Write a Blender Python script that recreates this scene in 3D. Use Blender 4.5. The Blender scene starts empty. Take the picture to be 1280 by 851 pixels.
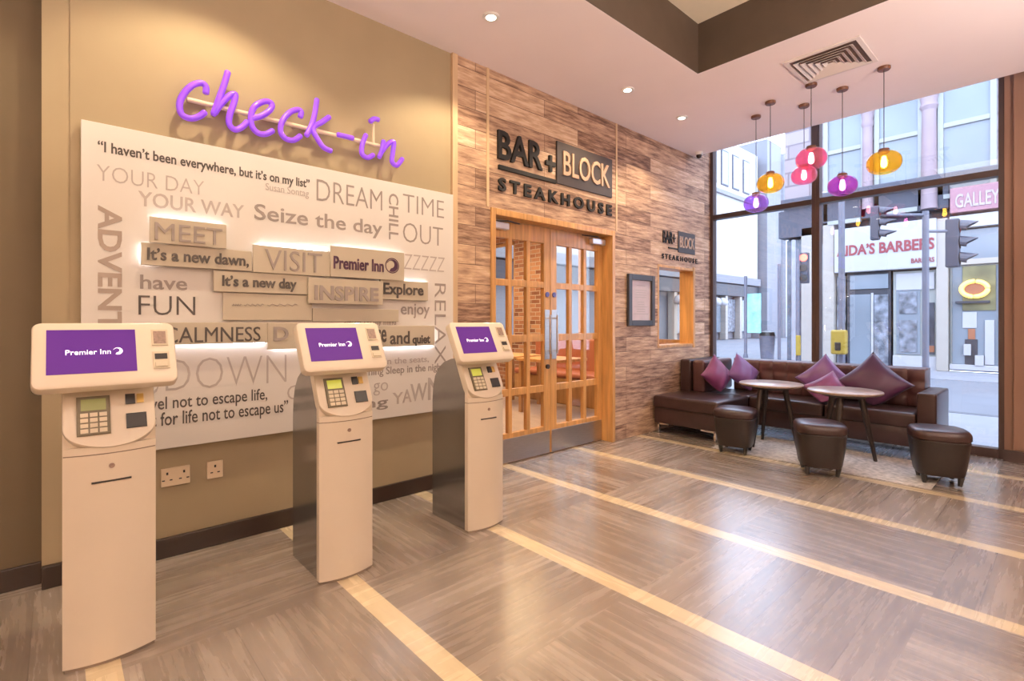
import bpy, bmesh, math, random
from mathutils import Vector, Matrix
random.seed(7)
SC = bpy.context.scene
COL = SC.collection
PI = math.pi

# ------------------------------------------------------------------ camera
FPX, V0, EYE = 634.0, 402.0, 1.25
YAW = math.radians(48.04)
S, C = math.sin(YAW), math.cos(YAW)
cd = bpy.data.cameras.new('camera')
cd.sensor_fit = 'HORIZONTAL'; cd.sensor_width = 36.0
cd.lens = 36.0 * FPX / 1280.0
cd.shift_y = -(425.5 - V0) / 1280.0
cd.clip_start = 0.05; cd.clip_end = 300
cam = bpy.data.objects.new('camera', cd); COL.objects.link(cam)
cam.location = (0, 0, EYE); cam.rotation_euler = (PI / 2, 0, YAW)
SC.camera = cam

# ------------------------------------------------------------------ world, colour management
SC.view_settings.view_transform = 'Standard'
SC.view_settings.look = 'None'
SC.view_settings.exposure = 0.0
SC.view_settings.gamma = 1.0
SC.view_settings.use_curve_mapping = False
SC.cycles.use_denoising = True
SC.cycles.max_bounces = 10
SC.cycles.diffuse_bounces = 5
SC.cycles.transparent_max_bounces = 24
SC.cycles.sample_clamp_indirect = 6.0
W = bpy.data.worlds.new('overcast_sky'); SC.world = W; W.use_nodes = True
bgn = W.node_tree.nodes['Background']
bgn.inputs['Color'].default_value = (0.66, 0.77, 1.0, 1); bgn.inputs['Strength'].default_value = 7.2

WARM = (1.0, 0.77, 0.50)
def lamp(name, typ, loc, energy, color=WARM, rot=(0, 0, 0), **kw):
    d = bpy.data.lights.new(name, typ); d.energy = energy; d.color = color
    for k, v in kw.items(): setattr(d, k, v)
    o = bpy.data.objects.new(name, d); COL.objects.link(o); o.location = loc; o.rotation_euler = rot
    return o
# unseen area lamps added to fill the lobby, coffer and restaurant with light
lamp('coffer_fill_light', 'AREA', (-0.2, 2.0, 3.66), 30, (1.0, 0.86, 0.70), shape='RECTANGLE', size=2.6, size_y=2.4)
lamp('unseen_rear_fill', 'AREA', (0.6, -1.6, 3.28), 22, (1.0, 0.78, 0.54), shape='RECTANGLE', size=2.4, size_y=2.0)
lamp('restaurant_fill_light', 'AREA', (-6.0, 4.4, 2.90), 240, (1.0, 0.74, 0.46), shape='RECTANGLE', size=3.0, size_y=2.2)
DOWN = [(-2.66, -1.0), (-2.66, 0.62), (-2.66, 2.2), (-2.68, 3.8), (-2.68, 4.73)]
DOWN_W = [80, 84, 84, 84, 60]
for x_, y_, e_ in ((1.9, -1.3, 14), (2.6, 1.6, 12), (2.6, 4.2, 10)):
    lamp('unseen_fill_point', 'POINT', (x_, y_, 2.2), e_, (1.0, 0.82, 0.64), shadow_soft_size=0.15)  # unseen point lamps added to brighten the ceiling and kiosk fronts
for x_, y_ in ((0.9, -2.4), (2.9, 0.2), (1.7, 3.2)):
    lamp('unseen_ceiling_fill', 'AREA', (x_, y_, 1.8), 185, (1.0, 0.86, 0.80), rot=(PI, 0, 0), shape='DISK', size=0.4)  # upward lamps without stands, added out of view to lift the ceiling
# daylight portal at the shop window
pl = lamp('window_portal', 'AREA', (-1.8, 6.60, 1.9), 1, (1, 1, 1), (PI / 2, 0, PI), shape='RECTANGLE', size=3.0, size_y=3.9)
pl.rotation_euler = (-PI / 2, 0, 0)
pl.data.cycles.is_portal = True

# ------------------------------------------------------------------ pixel -> place helpers (1280x851 frame)
def wx(u, v, X):
    r = (u - 640) / FPX; Z = X / (-S + C * r)
    return Z * (C + S * r), EYE + (V0 - v) / FPX * Z
def wy(u, v, Y):
    r = (u - 640) / FPX; Z = Y / (C + S * r)
    return Z * (-S + C * r), EYE + (V0 - v) / FPX * Z

# ------------------------------------------------------------------ materials
def nodes(name):
    m = bpy.data.materials.new(name); m.use_nodes = True
    nt = m.node_tree; return m, nt, nt.nodes['Principled BSDF']
def N(nt, typ, **kw):
    n = nt.nodes.new(typ)
    for k, v in kw.items(): setattr(n, k, v)
    return n
def mat(name, col, rough=0.5, metal=0.0, var=0.08, scale=6.0, stretch=(1, 1, 1), bump=0.0, bscale=60.0, coat=0.0, emit=None, estr=0.0, sheen=0.0, spec=0.5):
    m, nt, b = nodes(name)
    tc = N(nt, 'ShaderNodeTexCoord'); mp = N(nt, 'ShaderNodeMapping'); mp.inputs['Scale'].default_value = stretch
    nt.links.new(tc.outputs['Object'], mp.inputs['Vector'])
    no = N(nt, 'ShaderNodeTexNoise'); no.inputs['Scale'].default_value = scale; no.inputs['Detail'].default_value = 4
    nt.links.new(mp.outputs['Vector'], no.inputs['Vector'])
    cr = N(nt, 'ShaderNodeValToRGB')
    cr.color_ramp.elements[0].position = 0.3; cr.color_ramp.elements[1].position = 0.7
    cr.color_ramp.elements[0].color = tuple(max(0, c * (1 - var)) for c in col) + (1,)
    cr.color_ramp.elements[1].color = tuple(min(1, c * (1 + var)) for c in col) + (1,)
    nt.links.new(no.outputs['Fac'], cr.inputs['Fac']); nt.links.new(cr.outputs['Color'], b.inputs['Base Color'])
    b.inputs['Roughness'].default_value = rough; b.inputs['Metallic'].default_value = metal
    b.inputs['Coat Weight'].default_value = coat; b.inputs['Sheen Weight'].default_value = sheen
    b.inputs['Specular IOR Level'].default_value = spec
    if emit: b.inputs['Emission Color'].default_value = emit + (1,); b.inputs['Emission Strength'].default_value = estr
    if bump:
        n2 = N(nt, 'ShaderNodeTexNoise'); n2.inputs['Scale'].default_value = bscale; n2.inputs['Detail'].default_value = 3
        nt.links.new(mp.outputs['Vector'], n2.inputs['Vector'])
        bp = N(nt, 'ShaderNodeBump'); bp.inputs['Strength'].default_value = bump; bp.inputs['Distance'].default_value = 0.01
        nt.links.new(n2.outputs['Fac'], bp.inputs['Height']); nt.links.new(bp.outputs['Normal'], b.inputs['Normal'])
    return m
def schlick(nt, f0=0.04):
    g = N(nt, 'ShaderNodeNewGeometry'); d = N(nt, 'ShaderNodeVectorMath', operation='DOT_PRODUCT')
    nt.links.new(g.outputs['Incoming'], d.inputs[0]); nt.links.new(g.outputs['Normal'], d.inputs[1])
    a = N(nt, 'ShaderNodeMath', operation='ABSOLUTE'); nt.links.new(d.outputs['Value'], a.inputs[0])
    b = N(nt, 'ShaderNodeMath', operation='SUBTRACT'); b.inputs[0].default_value = 1.0; nt.links.new(a.outputs[0], b.inputs[1])
    c = N(nt, 'ShaderNodeMath', operation='POWER'); c.inputs[1].default_value = 5.0; nt.links.new(b.outputs[0], c.inputs[0])
    e = N(nt, 'ShaderNodeMath', operation='MULTIPLY_ADD'); e.inputs[1].default_value = 1 - f0; e.inputs[2].default_value = f0
    nt.links.new(c.outputs[0], e.inputs[0]); return e
def clear_glass(name, tint=(0.96, 0.98, 1.0), refl=1.0, rough=0.0):
    m, nt, b = nodes(name); nt.nodes.remove(b)
    out = nt.nodes['Material Output']
    t = N(nt, 'ShaderNodeBsdfTransparent'); t.inputs['Color'].default_value = tint + (1,)
    g = N(nt, 'ShaderNodeBsdfGlossy'); g.inputs['Roughness'].default_value = rough
    f = schlick(nt)
    k = N(nt, 'ShaderNodeMath', operation='MULTIPLY'); k.inputs[1].default_value = refl; k.use_clamp = True
    mx = N(nt, 'ShaderNodeMixShader')
    nt.links.new(f.outputs[0], k.inputs[0]); nt.links.new(k.outputs[0], mx.inputs['Fac'])
    nt.links.new(t.outputs[0], mx.inputs[1]); nt.links.new(g.outputs[0], mx.inputs[2]); nt.links.new(mx.outputs[0], out.inputs['Surface'])
    return m
def emissive(name, col, strength):
    m, nt, b = nodes(name)
    b.inputs['Base Color'].default_value = col + (1,)
    b.inputs['Emission Color'].default_value = col + (1,); b.inputs['Emission Strength'].default_value = strength
    return m
def brick_mat(name, ramp, bw, bh, mortar, mcol, axes, rough=0.7, grain=(2, 40), grain_amt=0.5, bump=0.4, offset=0.5, contrast=1.0):
    """rows of planks or bricks on a wall; axes = which object coordinates run along and up"""
    m, nt, b = nodes(name)
    tc = N(nt, 'ShaderNodeTexCoord'); sp = N(nt, 'ShaderNodeSeparateXYZ'); cb = N(nt, 'ShaderNodeCombineXYZ')
    nt.links.new(tc.outputs['Object'], sp.inputs[0])
    nt.links.new(sp.outputs[axes[0]], cb.inputs[0]); nt.links.new(sp.outputs[axes[1]], cb.inputs[1])
    br = N(nt, 'ShaderNodeTexBrick'); br.offset = offset; br.offset_frequency = 2; br.squash = 1
    br.inputs['Scale'].default_value = 1; br.inputs['Brick Width'].default_value = bw; br.inputs['Row Height'].default_value = bh
    br.inputs['Mortar Size'].default_value = mortar; br.inputs['Mortar Smooth'].default_value = 0.3
    br.inputs['Color1'].default_value = (0, 0, 0, 1); br.inputs['Color2'].default_value = (1, 1, 1, 1); br.inputs['Mortar'].default_value = (0.5, 0.5, 0.5, 1)
    nt.links.new(cb.outputs[0], br.inputs['Vector'])
    mp = N(nt, 'ShaderNodeMapping'); mp.inputs['Scale'].default_value = (grain[0], grain[1], 1)
    nt.links.new(cb.outputs[0], mp.inputs['Vector'])
    no = N(nt, 'ShaderNodeTexNoise'); no.inputs['Scale'].default_value = 1; no.inputs['Detail'].default_value = 6; no.inputs['Roughness'].default_value = 0.65
    nt.links.new(mp.outputs[0], no.inputs['Vector'])
    # plank tone + grain -> ramp
    a = N(nt, 'ShaderNodeMath', operation='MULTIPLY_ADD'); a.inputs[1].default_value = grain_amt * 2; a.inputs[2].default_value = -grain_amt
    nt.links.new(no.outputs['Fac'], a.inputs[0])
    q = N(nt, 'ShaderNodeMath', operation='MULTIPLY_ADD'); q.inputs[1].default_value = contrast; q.inputs[2].default_value = 0.5 - contrast / 2
    nt.links.new(br.outputs['Color'], q.inputs[0])
    a2 = N(nt, 'ShaderNodeMath', operation='ADD'); nt.links.new(q.outputs[0], a2.inputs[0]); nt.links.new(a.outputs[0], a2.inputs[1])
    cr = N(nt, 'ShaderNodeValToRGB'); e = cr.color_ramp.elements
    while len(e) > 1: e.remove(e[-1])
    e[0].position = ramp[0][0]; e[0].color = ramp[0][1] + (1,)
    for p, c in ramp[1:]:
        x = e.new(p); x.color = c + (1,)
    nt.links.new(a2.outputs[0], cr.inputs['Fac'])
    mx = N(nt, 'ShaderNodeMix', data_type='RGBA'); mx.inputs['B'].default_value = mcol + (1,)
    nt.links.new(br.outputs['Fac'], mx.inputs['Factor']); nt.links.new(cr.outputs['Color'], mx.inputs['A'])
    nt.links.new(mx.outputs['Result'], b.inputs['Base Color'])
    b.inputs['Roughness'].default_value = rough
    h = N(nt, 'ShaderNodeMath', operation='MULTIPLY_ADD'); h.inputs[1].default_value = -1.0
    nt.links.new(br.outputs['Fac'], h.inputs[0]); nt.links.new(no.outputs['Fac'], h.inputs[2])
    bp = N(nt, 'ShaderNodeBump'); bp.inputs['Strength'].default_value = bump; bp.inputs['Distance'].default_value = 0.01
    nt.links.new(h.outputs[0], bp.inputs['Height']); nt.links.new(bp.outputs['Normal'], b.inputs['Normal'])
    return m

def floor_mat():
    m, nt, b = nodes('lobby_floor_planks')
    L = nt.links.new
    def M(op, a, bb=None, c=None):
        n = N(nt, 'ShaderNodeMath', operation=op)
        for i, v in enumerate((a, bb, c)):
            if v is None: continue
            if isinstance(v, (int, float)): n.inputs[i].default_value = v
            else: L(v, n.inputs[i])
        return n.outputs[0]
    P = 0.927; Y0 = 1.005
    tc = N(nt, 'ShaderNodeTexCoord'); sp = N(nt, 'ShaderNodeSeparateXYZ'); L(tc.outputs['Object'], sp.inputs[0])
    X, Y = sp.outputs['X'], sp.outputs['Y']
    fy = M('DIVIDE', M('SUBTRACT', Y, Y0), P); jy = M('FLOOR', fy); ly = M('MULTIPLY', M('SUBTRACT', fy, jy), P)
    fx = M('DIVIDE', M('ADD', X, 3.22), P); ix = M('FLOOR', fx); lx = M('MULTIPLY', M('SUBTRACT', fx, ix), P)
    strip = M('LESS_THAN', ly, 0.10)
    par = M('MODULO', M('ABSOLUTE', M('ADD', ix, jy)), 2.0)
    par = M('GREATER_THAN', par, 0.5)
    inv = M('SUBTRACT', 1.0, par)
    along = M('ADD', M('MULTIPLY', lx, inv), M('MULTIPLY', ly, par))
    across = M('ADD', M('MULTIPLY', ly, inv), M('MULTIPLY', lx, par))
    pid = M('FLOOR', M('DIVIDE', across, 0.155)); pf = M('FRACT', M('DIVIDE', across, 0.155))
    seed = M('ADD', M('ADD', M('MULTIPLY', pid, 3.17), M('MULTIPLY', ix, 17.3)), M('MULTIPLY', jy, 7.7))
    wn = N(nt, 'ShaderNodeTexWhiteNoise', noise_dimensions='1D'); L(seed, wn.inputs['W'])
    v = N(nt, 'ShaderNodeCombineXYZ'); L(M('MULTIPLY', along, 2.2), v.inputs[0]); L(M('MULTIPLY', across, 26.0), v.inputs[1]); L(seed, v.inputs[2])
    no = N(nt, 'ShaderNodeTexNoise'); no.inputs['Scale'].default_value = 1; no.inputs['Detail'].default_value = 5; no.inputs['Roughness'].default_value = 0.6
    L(v.outputs[0], no.inputs['Vector'])
    t = M('ADD', M('MULTIPLY', wn.outputs['Value'], 0.30), M('MULTIPLY', no.outputs['Fac'], 0.75))
    cr = N(nt, 'ShaderNodeValToRGB'); e = cr.color_ramp.elements
    e[0].position = 0.25; e[0].color = (0.185, 0.140, 0.108, 1); e[1].position = 0.85; e[1].color = (0.42, 0.352, 0.300, 1)
    x = e.new(0.55); x.color = (0.295, 0.235, 0.188, 1)
    L(t, cr.inputs['Fac'])
    joint = M('LESS_THAN', M('MINIMUM', pf, M('SUBTRACT', 1.0, pf)), 0.012)
    mj = N(nt, 'ShaderNodeMix', data_type='RGBA'); L(M('MULTIPLY', joint, 0.55), mj.inputs['Factor']); L(cr.outputs['Color'], mj.inputs['A']); mj.inputs['B'].default_value = (0.08, 0.055, 0.04, 1)
    v2 = N(nt, 'ShaderNodeCombineXYZ'); L(M('MULTIPLY', X, 5.0), v2.inputs[0]); L(M('MULTIPLY', Y, 30.0), v2.inputs[1])
    n2 = N(nt, 'ShaderNodeTexNoise'); n2.inputs['Scale'].default_value = 1; n2.inputs['Detail'].default_value = 4; L(v2.outputs[0], n2.inputs['Vector'])
    c2 = N(nt, 'ShaderNodeValToRGB'); c2.color_ramp.elements[0].color = (0.60, 0.47, 0.28, 1); c2.color_ramp.elements[1].color = (0.80, 0.66, 0.44, 1)
    L(n2.outputs['Fac'], c2.inputs['Fac'])
    ms = N(nt, 'ShaderNodeMix', data_type='RGBA'); L(strip, ms.inputs['Factor']); L(mj.outputs['Result'], ms.inputs['A']); L(c2.outputs['Color'], ms.inputs['B'])
    L(ms.outputs['Result'], b.inputs['Base Color'])
    b.inputs['Specular IOR Level'].default_value = 0.8; b.inputs['Coat Weight'].default_value = 0.5; b.inputs['Coat Roughness'].default_value = 0.22
    rr = M('MULTIPLY_ADD', no.outputs['Fac'], 0.14, 0.20); L(rr, b.inputs['Roughness'])
    bp = N(nt, 'ShaderNodeBump'); bp.inputs['Strength'].default_value = 0.08; bp.inputs['Distance'].default_value = 0.004
    L(no.outputs['Fac'], bp.inputs['Height']); L(bp.outputs['Normal'], b.inputs['Normal'])
    return m

M_ = {}
M_['floor'] = floor_mat()
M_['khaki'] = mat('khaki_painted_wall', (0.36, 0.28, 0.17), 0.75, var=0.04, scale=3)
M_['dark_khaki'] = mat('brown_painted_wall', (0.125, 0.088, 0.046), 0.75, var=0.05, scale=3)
M_['skirting'] = mat('dark_brown_skirting', (0.030, 0.016, 0.010), 0.35, var=0.15)
M_['ceiling'] = mat('pinkish_white_ceiling', (0.90, 0.80, 0.79), 0.85, var=0.015, scale=2)  # pink glow of the pendants is put into the ceiling colour
M_['coffer'] = mat('dark_brown_coffer', (0.085, 0.058, 0.040), 0.6, var=0.08)
M_['coffer_top'] = mat('cream_coffer_panel', (0.75, 0.66, 0.50), 0.8, var=0.03)
M_['wall_white'] = mat('plain_lobby_wall', (0.62, 0.52, 0.40), 0.8, var=0.03)
M_['cladding'] = brick_mat('reclaimed_timber_cladding', [(0.0, (0.12, 0.060, 0.035)), (0.25, (0.26, 0.145, 0.090)), (0.5, (0.42, 0.265, 0.175)), (0.75, (0.55, 0.36, 0.225)), (1.0, (0.68, 0.50, 0.35))],
                           1.25, 0.155, 0.003, (0.16, 0.09, 0.06), (1, 2), 0.65, (4.0, 30), 1.15, 0.6, 0.37, 0.62)
M_['brick'] = brick_mat('red_brown_brick', [(0.0, (0.16, 0.06, 0.03)), (0.5, (0.30, 0.13, 0.07)), (1.0, (0.42, 0.22, 0.12))], 0.22, 0.075, 0.008, (0.40, 0.33, 0.27), (0, 2), 0.8, (9, 9), 0.3, 0.5)
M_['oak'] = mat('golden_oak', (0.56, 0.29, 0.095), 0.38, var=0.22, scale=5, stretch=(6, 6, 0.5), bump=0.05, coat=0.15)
M_['oak_dark'] = mat('darker_oak_trim', (0.42, 0.23, 0.09), 0.45, var=0.2, scale=5, stretch=(6, 6, 0.5))  # darker oak tone for restaurant frames, bench base and table legs
M_['trim_pale'] = mat('pale_timber_strip', (0.60, 0.42, 0.25), 0.5, var=0.1, scale=6, stretch=(6, 6, 0.6))
M_['steel'] = mat('brushed_steel', (0.50, 0.47, 0.44), 0.32, 1.0, var=0.08, scale=12, stretch=(1, 1, 12))
M_['silver'] = mat('silver_closer_body', (0.72, 0.71, 0.74), 0.35, 0.6, var=0.03)
M_['chrome'] = mat('chrome', (0.85, 0.85, 0.86), 0.12, 1.0, var=0.02)
M_['board'] = mat('white_printed_board', (0.70, 0.65, 0.605), 0.55, var=0.015)
M_['tile'] = mat('warm_white_word_block', (0.50, 0.43, 0.33), 0.55, var=0.02)
M_['ink_dark'] = mat('dark_grey_ink', (0.075, 0.060, 0.052), 0.6, var=0.05)
M_['ink_mid'] = mat('mid_grey_ink', (0.30, 0.25, 0.225), 0.6, var=0.05)
M_['ink_light'] = mat('pale_grey_ink', (0.44, 0.38, 0.345), 0.6, var=0.05)
M_['ink_tan'] = mat('tan_ink', (0.37, 0.29, 0.24), 0.6, var=0.05)
M_['ink_purple'] = mat('deep_purple_ink', (0.06, 0.015, 0.045), 0.5, var=0.05)
M_['neon'] = mat('violet_sign_letters', (0.26, 0.07, 0.78), 0.28, var=0.12, scale=14, emit=(0.30, 0.07, 0.95), estr=0.28, coat=0.3)
M_['rail'] = mat('cream_sign_rail', (0.78, 0.62, 0.44), 0.4, var=0.04)
M_['black_letter'] = mat('matt_black_letters', (0.012, 0.009, 0.008), 0.7, var=0.1)
M_['block_panel'] = mat('charcoal_sign_panel', (0.050, 0.038, 0.034), 0.5, var=0.1)
M_['copper'] = mat('pale_timber_letters', (0.46, 0.30, 0.20), 0.45, var=0.12)
M_['kiosk_white'] = mat('kiosk_white_enamel', (0.72, 0.62, 0.49), 0.32, var=0.015, coat=0.2)
M_['kiosk_grey'] = mat('kiosk_polished_grey', (0.36, 0.345, 0.33), 0.17, 0.85, var=0.04)
M_['seam'] = mat('brown_seam', (0.22, 0.16, 0.11), 0.7)  # even brown for the kiosk seam and plinth strips
M_['screen'] = mat('purple_touchscreen', (0.05, 0.008, 0.10), 0.42, var=0.12, scale=3, emit=(0.105, 0.020, 0.215), estr=0.75, spec=0.25)
M_['screen_white'] = emissive('white_screen_logo', (1.0, 0.95, 1.0), 1.0)
M_['lcd'] = mat('green_lcd', (0.42, 0.44, 0.08), 0.2, emit=(0.50, 0.55, 0.06), estr=0.45)
M_['lcd_dim'] = mat('olive_lcd', (0.22, 0.22, 0.09), 0.2, emit=(0.25, 0.26, 0.08), estr=0.25)
M_['terminal'] = mat('dark_olive_terminal', (0.14, 0.11, 0.06), 0.4)
M_['keys'] = mat('cream_keys', (0.66, 0.57, 0.42), 0.45)
M_['black'] = mat('black_plastic', (0.022, 0.018, 0.016), 0.3)
M_['reader'] = mat('brown_reader_face', (0.28, 0.19, 0.15), 0.35, var=0.3, scale=90)
M_['gold'] = mat('brass_contact', (0.55, 0.36, 0.10), 0.35, 0.4)
M_['leather'] = mat('dark_brown_leather', (0.042, 0.020, 0.018), 0.30, var=0.18, scale=9, bump=0.12, bscale=160)
M_['leather_red'] = mat('red_brown_leather', (0.082, 0.032, 0.030), 0.36, var=0.18, scale=9, bump=0.12, bscale=160)
M_['stool_leather'] = mat('espresso_leather', (0.020, 0.012, 0.009), 0.36, var=0.15, scale=9, bump=0.12, bscale=160)
M_['cush_mag'] = mat('plum_satin', (0.17, 0.030, 0.115), 0.42, var=0.15, scale=7, sheen=0.12)
M_['cush_vio'] = mat('violet_satin', (0.155, 0.055, 0.20), 0.40, var=0.15, scale=7, sheen=0.12)
M_['cush_dark'] = mat('aubergine_satin', (0.055, 0.010, 0.045), 0.42, var=0.15, scale=7, sheen=0.12)
M_['table_top'] = mat('pale_walnut_top', (0.36, 0.26, 0.20), 0.30, var=0.15, scale=4, stretch=(1, 8, 1), coat=0.2)
M_['table_leg'] = mat('dark_walnut_leg', (0.022, 0.013, 0.010), 0.4, var=0.15)
M_['rug'] = mat('pale_flecked_rug', (0.52, 0.48, 0.45), 0.9, var=0.40, scale=28, bump=0.4, bscale=120)
M_['pendant_cap'] = mat('brown_lamp_cap', (0.16, 0.065, 0.035), 0.4)
M_['cord'] = mat('black_lamp_cord', (0.06, 0.045, 0.04), 0.5)
M_['bulb'] = emissive('lit_bulb', (1.0, 0.80, 0.52), 22.0)
M_['led'] = emissive('lit_led', (1.0, 0.90, 0.76), 9.0)
M_['led_strip'] = emissive('lit_white_strip', (0.94, 0.92, 1.0), 30.0)
M_['white'] = mat('white_plastic', (0.78, 0.74, 0.70), 0.45, var=0.02)
M_['vent'] = mat('white_metal_vent', (0.74, 0.66, 0.62), 0.5, var=0.02)
M_['vent_dark'] = mat('vent_throat', (0.16, 0.10, 0.08), 0.7)
M_['frame_brown'] = mat('dark_bronze_window_frame', (0.062, 0.036, 0.030), 0.4, var=0.1)
M_['pier'] = mat('brown_window_pier', (0.27, 0.15, 0.10), 0.45, var=0.10, scale=3, stretch=(5, 5, 0.4))
M_['glass'] = clear_glass('window_glass', refl=1.6)
M_['door_glass'] = clear_glass('door_glass', (0.97, 0.96, 0.93), 1.0)
M_['pic_frame'] = mat('charcoal_picture_frame', (0.045, 0.040, 0.042), 0.4)
M_['poster'] = mat('faded_poster_paper', (0.58, 0.47, 0.46), 0.6, var=0.10, scale=5)
M_['asphalt'] = mat('pale_wet_asphalt', (0.179, 0.183, 0.205), 0.5, var=0.08, scale=0.6)
M_['pavement'] = mat('pale_pavement', (0.246, 0.246, 0.268), 0.7, var=0.06, scale=2)
M_['kerb'] = mat('grey_kerb', (0.134, 0.134, 0.148), 0.7)
M_['stone'] = brick_mat('pink_sandstone', [(0.0, (0.223, 0.179, 0.183)), (0.5, (0.259, 0.210, 0.215)), (1.0, (0.294, 0.246, 0.250))], 1.2, 0.42, 0.03, (0.152, 0.120, 0.130), (0, 2), 0.8, (1, 1), 0.3, 0.3)
M_['stone_plain'] = mat('pink_stone_column', (0.27, 0.20, 0.215), 0.7, var=0.10, scale=2)
M_['render'] = mat('cream_render', (0.357, 0.348, 0.339), 0.8, var=0.02, scale=0.5)
M_['render_grey'] = mat('grey_render', (0.179, 0.179, 0.201), 0.8, var=0.06, scale=0.5)
M_['out_grey'] = mat('blue_grey_fascia', (0.055, 0.055, 0.075), 0.6, var=0.08)
M_['out_dark'] = mat('charcoal_shopfront', (0.030, 0.030, 0.040), 0.5, var=0.1)
M_['out_white'] = mat('white_shop_sign', (0.366, 0.357, 0.371), 0.5, var=0.02)
M_['out_cream'] = mat('cream_pilaster', (0.330, 0.294, 0.259), 0.6, var=0.03)
M_['out_pink'] = mat('pink_shop_sign', (0.330, 0.161, 0.187), 0.5, var=0.08)
M_['out_pale_pink'] = mat('pale_pink_letters', (0.366, 0.294, 0.294), 0.5)
M_['out_red'] = mat('red_sign_letters', (0.223, 0.027, 0.036), 0.5)
M_['pane'] = mat('pale_reflecting_pane', (0.187, 0.215, 0.246), 0.12, var=0.10, scale=0.8)
M_['pane_dark'] = mat('dark_shop_pane', (0.071, 0.081, 0.103), 0.12, var=0.5, scale=2.5)
M_['sash'] = mat('pale_sash', (0.276, 0.286, 0.268), 0.5, var=0.03)
M_['post'] = mat('grey_street_post', (0.124, 0.124, 0.155), 0.5)
M_['post_white'] = mat('white_street_post', (0.304, 0.304, 0.330), 0.5)
M_['signal'] = mat('black_signal_head', (0.055, 0.055, 0.075), 0.45)
M_['red_lamp'] = emissive('lit_red_signal', (1.0, 0.10, 0.06), 6.0)
M_['yellow'] = mat('yellow_push_box', (0.321, 0.215, 0.022), 0.5)
M_['neon_yellow'] = emissive('lit_yellow_neon', (1.0, 0.66, 0.12), 2.2)
M_['orange'] = mat('orange_panel', (0.276, 0.098, 0.045), 0.5)
M_['olive'] = mat('olive_window_display', (0.152, 0.138, 0.063), 0.6, var=0.4, scale=3)
M_['mixed'] = mat('window_display', (0.152, 0.161, 0.187), 0.5, var=0.75, scale=5)
M_['bench_red'] = mat('rust_upholstery', (0.32, 0.10, 0.05), 0.6)

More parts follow.
